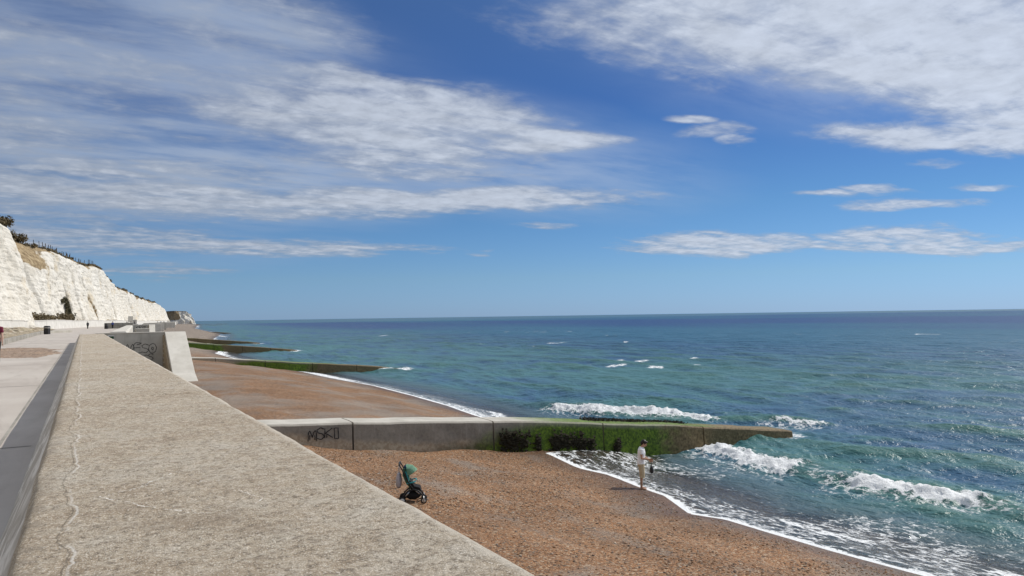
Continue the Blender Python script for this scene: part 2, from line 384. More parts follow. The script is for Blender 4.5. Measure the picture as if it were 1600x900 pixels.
M_turf = concrete('dry_turf', (.10, .085, .04), (.19, .16, .08), .5)
M_rock = concrete('dark_rock', (.06, .052, .045), (.12, .10, .085), .5)

def m_leaf(c1, c2):
    def fn(q):
        t = q.n('Attribute', out=2, attribute_name='tone')
        return bsdf(q, q.mix(t, c1, c2), .7, None, spec=.2), None
    return fn
M_scrub = material('scrub_leaves', m_leaf((.075, .062, .034), (.25, .195, .115)))
M_ivy = material('ivy_leaves', m_leaf((.042, .042, .022), (.15, .13, .075)))

# ------------------------------------------------------------------ coast layout
SL = -5.16                                    # still water level (promenade = 0)
GY = [29.0, 95.0, 166.0, 226.0, 412.0]        # groynes along the beach (seaside of the camera-facing face)
GW = 1.7
XS = np.array([(-60, 17.5), (-5, 17.3), (4, 17.0), (11.3, 17.3), (13.7, 17.1), (17.4, 17.0), (18.5, 16.55), (20.8, 17.5), (22.2, 17.6), (24.7, 17.95), (27.2, 17.6), (28.4, 17.4), (29.2, 19.5),
               (30.6, 21.0), (37, 21.2), (44, 21.7), (50, 22.5), (59, 23.1), (69, 23.5), (80, 22.9), (93, 22.8), (97, 21), (156, 22.0), (166, 24.5), (213, 27.6), (226, 30), (372, 55), (700, 82), (1150, 140), (1500, 175), (3000, 260)])
def xshore(Y): return np.interp(Y, XS[:, 0], XS[:, 1])
def xwall(Y): return np.interp(Y, [-60, 70, 245, 420, 700, 950, 1500], [2.0, 2.0, 12.5, 27, 54, 92, 130])
def beach(X, Y):
    d = xshore(Y) - X
    s_ = np.interp(Y, [-60, 28, 32, 400], [.152, .152, .165, .165])
    z = np.where(d > 0, -4.70 + s_ * d, -4.70 + .14 * d)
    lim = np.interp(Y, [-60, 28, 31, 60, 1500], [-2.75, -2.75, -2.62, -2.75, -2.75])
    k_ = 5.0
    z = np.where(d > 0, -np.log(np.exp(-np.clip(k_ * z, -80, 80)) + np.exp(-k_ * lim)) / k_, z)
    gz = np.interp(X, [0, 6, 7.8, 9, 15.2, 20.8, 23, 30, 60], [-2.6, -2.85, -3.24, -3.5, -4.12, -4.66, -5.1, -6.6, -9.0])
    t = sst(Y, 26.0, 28.8) * (Y < 29.9)
    z = z * (1 - t) + gz * t
    z = z + (fbm(X / 2.2, Y / 2.6, 5, 4) - .5) * .11 * sst(d, -1, 1.5) + (vn(X / .5, Y / .5, 9) - .5) * .03 * sst(d, -.5, 1)
    # cusp terraces
    z = z + .05 * np.sin((d - 4.2 + .8 * vn(Y / 6, 0 * Y, 3)) * 1.5) * sst(d, .5, 2) * sst(d, 11, 7)
    return np.maximum(z, -9.0)
def growth(a, step, g, end):
    out = [a]
    while abs(out[-1] - a) < abs(end - a): out.append(out[-1] + step); step *= g
    return np.array(out)

# beach
bx = np.concatenate([np.arange(-.5, 24, .16), growth(24, .2, 1.06, 300)])
by = np.concatenate([growth(4.8, -.2, 1.1, -60)[::-1], np.arange(5, 36, .16), growth(36, .18, 1.018, 1560)])
BX, BY = np.meshgrid(bx, by, indexing='ij'); BZ = beach(BX, BY)
dd = xshore(BY) - BX
wet = sst(dd + (fbm(BX / 3, BY / 5, 31) - .5) * 2.2, 2.6, .2)
keep = (xwall(BY) - 14 < BX)[:-1, :-1]
bo = gridmesh('beach', np.stack([BX, BY, BZ], -1), M_beach, attrs={'wet': wet}, keep=keep)
tag(bo, 'brown shingle beach sloping down to the sea', kind='structure')

# loose larger pebbles over the near shingle
def pebbles(n, name, fn_xy, mat, smin, smax, zf, label):
    bm = bmesh.new(); bmesh.ops.create_icosphere(bm, subdivisions=1, radius=1)
    bv = np.array([v.co[:] for v in bm.verts]); bf = np.array([[v.index for v in f.verts] for f in bm.faces]); bm.free()
    xy = fn_xy(n); n = len(xy)
    s_ = smin + (smax - smin) * rng.random(n) ** 2.5
    th = rng.random(n) * 6.283; sx = s_ * (1 + .4 * rng.random(n)); sy = s_ * (.7 + .3 * rng.random(n)); sz = s_ * (.4 + .25 * rng.random(n))
    V = bv[None] * np.stack([sx, sy, sz], -1)[:, None] * (1 + .25 * (rng.random((n, len(bv), 1)) - .5))
    c_, s2 = np.cos(th)[:, None], np.sin(th)[:, None]
    W = np.stack([V[..., 0] * c_ - V[..., 1] * s2 + xy[:, 0, None], V[..., 0] * s2 + V[..., 1] * c_ + xy[:, 1, None], V[..., 2] + (zf(xy[:, 0], xy[:, 1]) + sz * .35)[:, None]], -1).reshape(-1, 3)
    F = (bf[None] + (np.arange(n) * len(bv))[:, None, None]).reshape(-1, 3)
    me = bpy.data.meshes.new(name); me.vertices.add(len(W)); me.vertices.foreach_set('co', W.astype(np.float32).ravel())
    me.loops.add(len(F) * 3); me.loops.foreach_set('vertex_index', F.astype(np.int32).ravel())
    me.polygons.add(len(F)); me.polygons.foreach_set('loop_start', np.arange(0, len(F) * 3, 3, dtype=np.int32)); me.polygons.foreach_set('use_smooth', np.ones(len(F), bool))
    me.attributes.new('tone', 'FLOAT', 'POINT').data.foreach_set('value', np.repeat(rng.random(n), len(bv)).astype(np.float32))
    me.update(calc_edges=True)
    return tag(mkobj(name, me, mat), label, 'pebbles', kind='stuff')
def nearxy(n):
    x = rng.random(n) * 15.5 + 2.2; y = rng.random(n) * 24 + 5
    ok = (x < xshore(y) - .4) & (fbm(x / 2.0, y / 1.2, 77) > rng.random(n) * .5 + .22)
    return np.stack([x, y], -1)[ok]
pebbles(34000, 'loose_pebbles', nearxy, M_peb, .012, .037, beach, 'loose brown grey and white pebbles strewn over the near shingle')

# ------------------------------------------------------------------ sea
sx_ = np.concatenate([np.arange(14.5, 31, .085), growth(31, .09, 1.012, 205), growth(208, 2.3, 1.05, 26000)])
sy_ = np.concatenate([growth(6.9, -.12, 1.07, -6000)[::-1], np.arange(7, 47, .115), growth(47, .12, 1.015, 255), growth(259, 3.4, 1.05, 26000)])
X, Y = np.meshgrid(sx_, sy_, indexing='ij')
dxs = np.maximum(np.gradient(sx_)[:, None], 0 * Y); dys = np.gradient(sy_)[None, :]
bz = np.where(Y < 1480, beach(X, Y), -9.0)
d = X - xshore(Y); d = np.where(Y < 1480, d, 60.0)
wob_ = vn(X / 22, Y / 26, 1)
def ridge(ph, sharp): return ((np.cos(ph) * .5 + .5) ** sharp) - .35
h = np.zeros_like(X)
ph = 2 * math.pi * (X + .12 * Y + 7 * fbm(X / 34, Y / 40, 2, 3)) / 9.8
h += .27 * ridge(ph, 2.6) * (.35 + 1.1 * vn(X / 14, Y / 18, 4)) * sst(dxs, 3., .8)
for i, (wl, am, an) in enumerate([(6.8, .13, -.22), (5.3, .14, .35), (3.6, .12, -.3), (2.3, .075, .55), (1.5, .058, -.15), (.95, .042, .7), (.62, .026, -.5)]):
    p2 = 2 * math.pi * (X * math.cos(an) + Y * math.sin(an) + wl * 1.4 * fbm(X / (wl * 2.5), Y / (wl * 3), 40 + i, 2)) / wl
    h += am * ridge(p2, 1.8) * (.3 + 1.3 * vn(X / wl / 2.2, Y / wl / 3.1, 60 + i)) * sst(np.maximum(dxs * math.cos(an), dys * abs(math.sin(an)) * .9), wl / 2.6, wl / 6)
h *= .25 + .75 * sst(d, 2, 11)
foam = np.zeros_like(X)
rag = fbm(X / 1.6, Y / 1.3, 90, 4); rag2 = fbm(X / .26, Y / .26, 95, 3, .6)
# breaking wave parallel to the shore, foaming in two stretches
def breaker(xc, win, hb, front, back, fw, seed, fstr=1.0):
    global h, foam
    t = X - xc - (fbm(Y / 2.2, 0 * Y + seed, seed, 3) - .5) * 1.3
    prof = np.where(t < 0, np.exp(-(t / front) ** 2), np.exp(-(t / back) ** 2))
    h += hb * prof * win[1]
    f_ = sst(t, -fw * (.75 + 1.3 * rag), -fw * (.15 + .6 * rag)) * sst(t, .5 + 1.3 * rag, .0)
    m_ = f_ * win[0]
    h += m_ * ((rag2 - .5) * .34 + (rag - .5) * .22 + .06)
    foam = np.maximum(foam, m_ * fstr)
    foam = np.maximum(foam, win[0] * sst(t, -.1, .4) * sst(t, 3.6, .5) * .58)
    foam = np.maximum(foam, sst(win[0], 0, .5) * sst(t, -4.5, -1.0) * sst(t, .2, -.2) * .70)
def win(y0, y1, s_=.8): return sst(Y, y0 - s_, y0 + s_) * sst(Y, y1 + s_, y1 - s_)
xc1 = np.interp(Y, [5, 12, 14.8, 17, 20, 22, 25.9, 29, 31], [27.6, 26.6, 26.2, 25.7, 25.6, 26.2, 26.3, 26.8, 27.2])
W1 = np.maximum(win(14.5, 19.9, .9), win(21.8, 29.3, .9))
breaker(xc1, (W1, win(8, 28.8, 2.0) * .9), .46, .75, 2.0, 1.25, 11)
tc = X - xc1; foam = np.maximum(foam, .68 * win(9, 28.8, 2.5) * sst(tc, -2.2, -.5) * sst(tc, 1.2, .1))
xc2 = np.interp(Y, [5, 10.7, 12.8, 15.5, 17.9, 22], [20.9, 20.5, 19.95, 19.5, 19.4, 20.2])
breaker(xc2, (np.maximum(win(13.6, 17.6, .6), win(8.0, 11.6, .5)) * (.5 + .5 * sst(rag, .35, .6)), win(5, 18.5, 1.2)), .18, .35, .9, .5, 12, .9)
xc3 = np.interp(Y, [32, 36, 41.7, 46, 49], [37.2, 35.0, 31.0, 29.3, 28.6])
breaker(xc3, (win(35.6, 46.5, .8) * .97, win(33, 49, 2)), .40, .8, 2.2, 1.5, 13)
xc4 = np.interp(Y, [36, 44, 52, 60], [25.2, 24.0, 25.0, 26.0])
breaker(xc4, (win(39, 49, 2.5) * .9, win(37, 56, 3)), .22, .5, 1.4, .9, 14)
xc5 = np.interp(Y, [29, 31.0, 34], [37.9, 37.4, 36.2])
breaker(xc5, (win(30.2, 33.4, .5) * .9, win(29, 34, 1)), .16, .5, 1.0, .7, 15)
# wash thrown up on the far groynes and along the further beach
for gy in GY[1:4]:
    r_ = np.hypot((X - np.interp(gy, [95, 166, 226], [35.5, 39, 43])) / 4.5, (Y - gy - .5) / 4.0)
    foam = np.maximum(foam, sst(r_, 1, .35) * .95)
    foam = np.maximum(foam, sst(d, 4.0, 1.0) * win(gy - 22, gy - 1, 5) * .95)
foam = np.maximum(foam, sst(d, 7, 2) * sst(Y, 300, 340) * sst(Y, 1300, 1000) * (.45 + .6 * sst(vn(X / 22, Y / 40, 71), .45, .7)))
# swash edge and the lace of foam left behind by earlier waves
edge = np.maximum(sst(d, .55 + .5 * rag, .15), .73 * sst(d, 3.4 + 2.2 * (rag - .5) * 2, .9))
near = (Y < 29.6)
far2 = (Y > 30.2) & (Y < 96)
lace = np.where(near, .64 * sst(d, 13, 3.5) * (.78 + .36 * sst(fbm(X / 3.5, Y / 3.0, 21, 3), .36, .62)), 0)
lace = np.where(far2, np.maximum(.58 * sst(d, 11, .5) * (.5 + .65 * sst(fbm(X / 3.5, Y / 3.5, 22, 3), .40, .65)), .86 * sst(d, 2.6, .8) * sst(Y, 66, 48)), lace)
foam = np.maximum(foam, np.maximum(edge * sst(Y, 420, 250), lace))
foam = np.maximum(foam, .50 * (Y < 29.2) * sst(Y, 26.0, 28.8) * sst(X, 18, 20) * sst(X, 34, 28))
foam = np.maximum(foam, .42 * sst(X, 27, 32) * sst(X, 44, 36) * win(23, 32, 3) * sst(fbm(X / 3, Y / 3, 23, 3), .45, .65))
# scattered white horses
capn = fbm(X / 3.2, Y / 5.5, 55, 3) * (.55 + .45 * vn(X / 30, Y / 40, 56))
foam = np.maximum(foam, sst(capn, .632, .70) * sst(d, 22, 40) * sst(Y, 45, 75) * .9 * sst(np.maximum(dxs, dys / 2), 5, 2))
r_ = np.hypot((X - 33.6) / 1.6, (Y - 29.9) / 1.9); foam = np.maximum(foam, sst(r_, 1.2, .5) * .85)
foam = np.clip(foam, 0, 1)
surf = SL + h
sw = sst(d, 6.5, 3.2)
swz = np.maximum(bz + np.clip(d * .05, -.25, .035) + .02 * (rag - .5) * sst(d, .2, 1), SL - .02)
Zs = np.where(d < 6.5, np.maximum(surf * (1 - sw) + swz * sw, bz + np.clip(d * .05, -.25, .04)), surf)
Zs = np.where(d < -.8, bz - .25, Zs)
depth = np.clip(Zs - bz, 0, 6)
def m_sea(q):
    P0 = pos(q)
    fo = q.n('Attribute', out=2, attribute_name='foam'); dp = q.n('Attribute', out=2, attribute_name='depth'); off = q.n('Attribute', out=2, attribute_name='offshore')
    # water body: green over pale sand near the shore, bluer further out, drifting patches of both
    pa = q.noise(q.scale(P0, .035, .022, 1), 1.0, 4, .55, .3); pb = q.noise(q.scale(P0, .16, .10, 1), 1.0, 4, .6, .4)
    pc = q.noise(q.scale(P0, .0032, .0011, 1), 1.0, 3, .5, .2)
    green, blue, deep = (.055, .160, .165), (.036, .105, .190), (.012, .050, .150)
    t1 = q.m('ADD', q.m('MULTIPLY', pa, .55), q.m('MULTIPLY', pb, .45))
    nearc = q.mix(q.mr(t1, .40, .58), blue, green)
    farc = q.mix(q.mr(pc, .44, .60), deep, (.017, .100, .165))
    body = q.mix(q.mr(off, 25, 120), nearc, farc)
    cr = q.n('Attribute', out=2, attribute_name='crest')
    body = q.mix(q.m('MULTIPLY', q.mr(cr, .02, .30, 0, .6), q.mr(off, 110, 45)), body, (.050, .135, .100))  # light passing through wave crests, painted as a greener body colour
    body = q.mix(q.mr(dp, .75, .12), body, (.060, .100, .112))
    n1_ = q.noise(q.scale(P0, 1.0, .55, 1), 1.5, 4, .6, .3); n2_ = q.noise(q.scale(P0, 1.0, .7, 1), 6.0, 3, .6); n3_ = q.noise(q.scale(P0, 1.0, .42, 1), .22, 5, .62, .2)
    hN = q.m('ADD', q.m('MULTIPLY', n1_, .34), q.m('ADD', q.m('MULTIPLY', n2_, .08), q.m('MULTIPLY', q.m('MULTIPLY', n3_, q.mr(off, 15, 80)), 1.9)))
    nb = q.n('Bump', {'Height': hN, 'Strength': 1.0, 'Distance': .8})
    water = q.n('BsdfPrincipled', {'Base Color': body, 'Roughness': q.mr(off, 10, 150, .36, .34), 'IOR': 1.333, 'Specular IOR Level': q.mr(off, 20, 250, .36, .16), 'Normal': nb})
    clear = q.n('BsdfTransparent', {0: (.80, .86, .84, 1)})
    gl = q.n('BsdfGlossy', {0: (1, 1, 1, 1), 'Roughness': .08, 'Normal': nb})
    thin = q.n('MixShader', {0: q.n('Fresnel', {'IOR': 1.33, 'Normal': nb}), 1: clear, 2: gl})
    wat = q.n('MixShader', {0: q.mr(dp, .0, .26), 1: thin, 2: water})
    # foam lace
    wp = q.n('VectorMath', {0: q.scale(P0, 1.25, .85, 1.2), 1: q.n('VectorMath', {0: q.noise(P0, 1.3, 4, .6, out=1), 3: .9}, operation='SCALE')}, operation='ADD')
    v1 = q.n('TexVoronoi', {'Vector': wp, 'Scale': 1.5}, feature='DISTANCE_TO_EDGE')
    v2 = q.n('TexVoronoi', {'Vector': wp, 'Scale': 5.2}, feature='DISTANCE_TO_EDGE')
    fz = q.noise(q.scale(P0, 1.5, .75, 1), 4.5, 6, .72, .3)
    pat = q.m('SUBTRACT', q.m('ADD', q.m('MULTIPLY', q.mr(v1, .0, .30, 1, 0, 'LINEAR'), .34), q.m('MULTIPLY', q.mr(v2, 0, .3, 1, 0, 'LINEAR'), .26)), q.m('MULTIPLY', q.m('SUBTRACT', .60, fz), 1.7))
    thr = q.m('SUBTRACT', 1.02, q.m('MULTIPLY', fo, 1.22))
    fm = q.n('MapRange', {0: pat, 1: thr, 2: q.m('ADD', thr, .30), 3: 0., 4: 1.}, interpolation_type='SMOOTHSTEP')
    fm = q.m('MULTIPLY', fm, q.mr(fo, .02, .12))
    fm = q.m('MAXIMUM', q.m('MULTIPLY', fm, q.mr(fo, .55, .92, .78, 1.0)), q.mr(fo, .93, .99))
    fb = q.n('Bump', {'Height': q.m('ADD', q.noise(P0, 7, 5, .7), q.m('MULTIPLY', fm, .3)), 'Strength': .8, 'Distance': .12})
    foamsh = q.n('BsdfPrincipled', {'Base Color': (.84, .86, .87, 1), 'Roughness': .8, 'Specular IOR Level': .2, 'Normal': fb})
    return q.n('MixShader', {0: fm, 1: wat, 2: foamsh}), None
M_sea = material('sea_water', m_sea)
keep = ((X > xshore(Y) - 1.5) | (Y > 1480))[:-1, :-1]
so = gridmesh('sea', np.stack([X, Y, Zs], -1), M_sea, attrs={'foam': foam, 'depth': depth, 'offshore': np.clip(d, 0, 4000), 'crest': np.clip(h, -1, 1)}, keep=keep)
tag(so, 'blue green choppy sea with foam along the shore', kind='structure')
# seabed / land sheet under everything
sb = mesh('seabed', [(-30000, -30000, -14), (30000, -30000, -14), (30000, 30000, -14), (-30000, 30000, -14)], [(0, 1, 2, 3)], M_rock); tag(sb, 'dark sea floor under the water', kind='structure')
#PART2
# ------------------------------------------------------------------ promenade
py_ = np.concatenate([np.arange(-60, 150, 3.0), np.arange(150, 1500, 15.0)])
def xcliff(Y): return np.interp(Y, [-60, 60, 150, 205, 246, 289, 352, 473, 699, 907, 1000, 1500], [-40, -33, -23, -16.5, -10.5, -5, 7, 14.5, 41, 72, 86, 120])
xl = xcliff(py_) - 3
xr = np.where(py_ < 68, -.45, xwall(py_) - .3)
PV = np.zeros((len(py_), 14, 3))
for j in range(14):
    PV[:, j, 0] = xl + (xr - xl) * j / 13; PV[:, j, 1] = py_
tag(gridmesh('promenade', PV[:, ::-1], M_prom, smooth=False), 'pale concrete promenade between sea wall and cliff', kind='structure')
# slab joints across the concrete
for y_, x0 in [(11.5, -14), (22.5, -16), (33.6, -18), (44.5, -5), (56, -5), (67, -5)]:
    mesh('slab_joint', [(x0, y_ - .03, .004), (-.56, y_ - .03, .004), (-.56, y_ + .03, .004), (x0, y_ + .03, .004)], [(0, 1, 2, 3)], M_concd, bpy.data.objects['promenade'])
mesh('slab_joint', [(-.945, -40, .004), (-.905, -40, .004), (-.905, 66, .004), (-.945, 66, .004)], [(0, 1, 2, 3)], M_concd, bpy.data.objects['promenade'])
mesh('slab_joint', [(-3.62, -40, .0045), (-3.59, -40, .0045), (-3.59, 120, .0045), (-3.62, 120, .0045)], [(0, 1, 2, 3)], M_concd, bpy.data.objects['promenade'])
# shingle thrown over the wall by storms, lying in a drift
nx, ny = 60, 90
u_ = np.linspace(-1, 1, nx)[:, None]; v_ = np.linspace(-1, 1, ny)[None]
DX = -2.9 + 2.5 * u_ + 0 * v_; DY = 49 + 11.0 * v_ + 0 * u_ - 2.6 * u_
rr = np.hypot(u_, v_) + (fbm(DX / 1.2, DY / 2.0, 14) - .5) * .55
DZ = .05 * sst(rr, .95, .3) - .012 + (vn(DX / .2, DY / .2, 4) - .5) * .02 * sst(rr, 1, .6) - .03 * sst(rr, .8, 1.0)
tag(gridmesh('shingle_drift', np.stack([DX, DY, DZ], -1)[:, ::-1], M_spill), 'low drift of pinkish shingle lying across the promenade', 'shingle', kind='stuff')
# rubble verge behind a low kerb
vy = np.linspace(40, 205, 190)[None]; vu = np.linspace(0, 1, 44)[:, None]
x0 = -5.45 + 0 * vy; x1 = xcliff(vy) + 3.2
VX = x0 + (x1 - x0) * vu; VY = vy + 0 * vu
VZ = .12 + .55 * vu + (fbm(VX / 2.2, VY / 4, 8, 5) - .42) * 1.15 * sst(vu, .02, .3) * sst(VY, 40, 60) + .25 * sst(fbm(VX / 6, VY / 9, 18), .5, .7) * vu
VZ = VZ * sst(VY, 40, 46)
tag(gridmesh('rubble_verge', np.stack([VX, VY, np.maximum(VZ, -.05)], -1)[:, ::-1], M_rub), 'chalk rubble and dry earth heaped below the cliff wall', kind='structure')
kb = empty('low_kerb_wall', (-5.2, 50, 0)); tag(kb, 'low concrete kerb wall edging the rubble below the cliff', 'kerb')
for i in range(16):
    bm = bmesh.new(); boxbm(bm, (0, 2.8 + i * 5.4, .16 + .012 * (i % 3)), (.36, 5.34, .42), bev=.03); finish('kerb_block', bm, M_concd, kb)
bm = bmesh.new()
a_, b_ = Vector((.1, 86.6, .16)), Vector((3.6, 92, .16)); dv = (b_ - a_)
boxbm(bm, (a_ + b_) / 2, (dv.length, .36, .40), Matrix.Rotation(math.atan2(dv.y, dv.x), 3, 'Z'), .03); finish('kerb_block', bm, M_conc, kb)

# ------------------------------------------------------------------ near sea wall
wallE = empty('sea_wall', (.6, 0, 0)); tag(wallE, 'broad rough concrete sea wall with a pitted tan top running along the promenade', 'sea wall')
def wall_section(y0, y1, dens):
    ys = np.arange(y0 + .03, y1 - .029, dens); ys[-1] = y1 - .03
    xt = np.concatenate([[-.53, -.47, -.40, -.33, -.275, -.243, -.222], np.arange(-.205, 1.36, max(dens, .03)), [1.372, 1.395, 1.41, 1.44, 1.55, 1.75, 2.0, 2.3]])
    zt = np.interp(xt, [-.53, -.243, -.222, -.2, 1.36, 1.395, 1.41, 2.3], [-.05, .60, .632, .645, .652, .635, .60, -4.6])
    XX, YY = np.meshgrid(xt, ys, indexing='ij'); ZZ = np.repeat(zt[:, None], len(ys), 1)
    top = (XX > -.21) & (XX < 1.38)
    dz = (fbm(XX / .12, YY / .10, 3, 4, .6) - .5) * .022 + (fbm(XX / .9, YY / .9, 6, 3) - .5) * .022
    ZZ = ZZ + np.where(top, dz, 0)
    # worn edges
    XX = XX + np.where(XX > 1.3, (fbm(YY / .5, XX, 8, 4) - .5) * .045, 0) + np.where(XX < -.15, (fbm(YY / .7, XX, 12, 3) - .5) * .02, 0)
    ed = np.minimum(YY - y0, y1 - YY)
    ZZ = ZZ - np.where(top, .035 * sst(ed, .09, .012) * (.4 + vn(XX / .1, YY * 0, 5)), 0)
    V = np.stack([XX - .6, YY, ZZ], -1)
    # close both ends
    e0 = V[:, :1].copy(); e0[..., 2] = -4.6; e1 = V[:, -1:].copy(); e1[..., 2] = -4.6
    V = np.concatenate([e0, V, e1], 1)
    gridmesh('wall_section', V, M_wall, wallE)
edges = [-40, -20, -9.7, .3, 10.35, 20.4, 30.4, 40.4, 50.4, 59.2, 68]
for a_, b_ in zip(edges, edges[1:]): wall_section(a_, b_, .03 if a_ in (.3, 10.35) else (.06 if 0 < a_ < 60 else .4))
for y_ in edges[1:-1]:
    bm = bmesh.new(); prism(bm, [(-1.06, -.05), (-.83, .575), (.76, .60), (.79, .55), (1.6, -4.5), (-1.06, -4.5)], 'y', y_ - .04, y_ + .04); finish('joint_filler', bm, M_concd, wallE)
# chalk scratches
M_chalk = plain('chalk_mark', (.74, .71, .66), .9, .2, 60)
def ribbon(name, pts, wd, mat, parent, M=None, jit=0.):
    """flat strip through pts lying in local xy plane, mapped by M"""
    V, F = [], []
    for i, p in enumerate(pts):
        a = Vector(pts[max(i - 1, 0)]); b = Vector(pts[min(i + 1, len(pts) - 1)]); t = (b - a)
        t = t.normalized() if t.length > 1e-6 else Vector((1, 0)); n = Vector((-t.y, t.x)) * wd * .5 * (1 + jit * (random.random() - .5))
        for s_ in (1, -1):
            q = Vector((p[0] + s_ * n.x, p[1] + s_ * n.y, 0)); V.append(M @ q if M else q)
        if i: F.append((2 * i - 2, 2 * i - 1, 2 * i + 1, 2 * i))
    return mesh(name, V, F, mat, parent)
def dense(pts, n=14, wob=.008):
    out = []
    for a, b in zip(pts, pts[1:]):
        for i in range(n): t = i / n; out.append((a[0] + (b[0] - a[0]) * t + (random.random() - .5) * wob, a[1] + (b[1] - a[1]) * t + (random.random() - .5) * wob))
    return out + [pts[-1]]
def wall_z(x, y):
    x = np.array([x]); y = np.array([y])
    return .65 + float(((fbm(x / .12, y / .10, 3, 4, .6) - .5) * .022 + (fbm(x / .9, y / .9, 6, 3) - .5) * .022)[0])
for st in [[(.08, 4.55), (.27, 4.18), (.44, 3.95)], [(.08, 4.55), (.40, 4.75), (.62, 4.62)], [(.30, 4.45), (.52, 4.62), (.75, 4.60)], [(.44, 3.95), (.56, 3.86)], [(.22, 4.60), (.50, 5.05), (.70, 5.02)], [(.72, 4.28), (.80, 4.05), (.74, 3.92)], [(.95, 4.9), (1.2, 4.8)]]:
    o = ribbon('chalk_mark', dense(st, 40, .004), .005, M_chalk, wallE, Matrix.Translation((-.6, 0, 0)), 1.6)
    for v in o.data.vertices: v.co.z = wall_z(v.co.x + .6, v.co.y) + .003
    bm = bmesh.new(); bm.from_mesh(o.data)          # the stick of chalk skipped over the pits
    bmesh.ops.delete(bm, geom=[f for f in bm.faces if random.random() < .38], context='FACES'); bm.to_mesh(o.data); bm.free()

# ------------------------------------------------------------------ stairway bay with graffitied end wall and sloping parapet
M_spray = plain('black_spray_paint', (.018, .018, .02), .5, .3, 20)
M_rust = concrete('rusty_render', (.26, .20, .13), (.36, .28, .18), .6)
GL = {  # crude bubble letters as strokes in a unit box
 'M': [[(0, 0), (.05, .8), (.2, 1), (.35, .7), (.5, .35), (.62, .75), (.8, 1), (.95, .8), (1, 0)], [(.2, .1), (.22, .6)], [(.8, .1), (.78, .55)]],
 'E': [[(1, .95), (.3, 1), (.02, .8), (.05, .2), (.3, 0), (1, .08)], [(.1, .52), (.8, .55)], [(.95, .9), (.4, .8)]],
 'S': [[(.95, .85), (.5, 1), (.1, .82), (.2, .58), (.7, .48), (.95, .25), (.6, 0), (.05, .12)]],
 'O': [[(.5, 1), (.1, .8), (0, .45), (.2, .08), (.55, 0), (.9, .2), (1, .6), (.8, .92), (.5, 1)], [(.45, .65), (.35, .45), (.55, .35), (.62, .55), (.45, .65)]],
 'C': [[(.95, .85), (.55, 1), (.1, .75), (.05, .3), (.45, 0), (.95, .15)]],
 'K': [[(.05, 0), (.1, 1)], [(.95, 1), (.15, .5), (1, 0)], [(.3, 0), (.3, .35)]],
 'I': [[(.3, 0), (.25, 1), (.7, 1), (.75, 0), (.3, 0)]]}
def graffiti(word, M, wd, ht, parent, stroke=.045):
    for i, ch in enumerate(word):
        for st in GL[ch]:
            ribbon('graffiti_stroke', dense([(i * wd * .92 + x * wd, y * ht * (1 + .12 * math.sin(i * 2.1)) + .04 * i % .1) for x, y in st], 6, .012), stroke, M_spray, parent, M, .5)
def stair_bay(loc, rz, label, words):
    e = empty('stair_bay', loc, rz); tag(e, label, 'stair bay')
    def P(name, fn, mat, bev=.02):
        bm = bmesh.new(); fn(bm); return finish(name, bm, mat, e, bev=bev)
    # local frame: x seaward from the wall's sea edge, y along the coast (end wall at y = 0), stairs come towards -y
    P('end_wall', lambda b: boxbm(b, (1.95, .30, -1.75), (4.7, .6, 4.78)), M_conc)
    P('coping', lambda b: boxbm(b, (1.9, .32, .675), (4.9, .72, .07)), M_pale)
    prof = [(.55, .70), (-.15, .70), (-6.3, -2.28), (-9.6, -3.15), (-9.9, -4.8), (.55, -4.8)]
    P('parapet', lambda b: prism(b, prof, 'x', 4.32, 5.85), M_pale, .03)
    P('parapet_lining', lambda b: prism(b, [(-.02, .45), (-5.9, -2.45), (-5.9, -4.2), (-.02, -4.2)], 'x', 4.18, 4.317), M_rust, 0)
    P('landing', lambda b: boxbm(b, (2.2, -1.2, -3.3), (3.9, 2.35, 1.9)), M_concd)
    for i in range(7):
        P('step', lambda b: boxbm(b, (2.2, -2.57 - i * .36, -3.5 - i * .1), (3.9, .352, 1.9 - i * .16)), M_concd)
    if words:
        M = Matrix.Translation((1.55, -.006, -1.0)) @ Matrix.Rotation(math.pi / 2, 4, 'X')
        graffiti('MESO', M, .58, .78, e)
        graffiti('CS', Matrix.Translation((2.75, -.006, -1.55)) @ Matrix.Rotation(math.pi / 2, 4, 'X'), .40, .46, e)
        for i in range(7): P('bolt', lambda b: ball(b, (4.17, -.7 - .12 * i, -.25 - .36 * i), .05, 1), M_pale, 0)
        bm = bmesh.new(); boxbm(bm, (.50, -.03, .36), (.42, .035, .30), bev=.008); s_ = finish('notice_plate', bm, plain('white_plate', (.7, .7, .68)), e)
        bm = bmesh.new(); boxbm(bm, (.53, -.05, .345), (.34, .006, .20)); finish('notice_panel', bm, plain('green_plate', (.02, .07, .03)), s_)
    else:
        graffiti('SKE', Matrix.Translation((1.0, -.006, -.9)) @ Matrix.Rotation(math.pi / 2, 4, 'X'), .9, 1.1, e, .12)
    return e
stair_bay((1.40, 67.4, 0), 0, 'concrete stairway bay with black graffiti on its end wall and a sloping parapet', True)
stair_bay((12.0, 240, 0), R(-3.4), 'distant concrete stairway bay at the bend of the far wall', False)

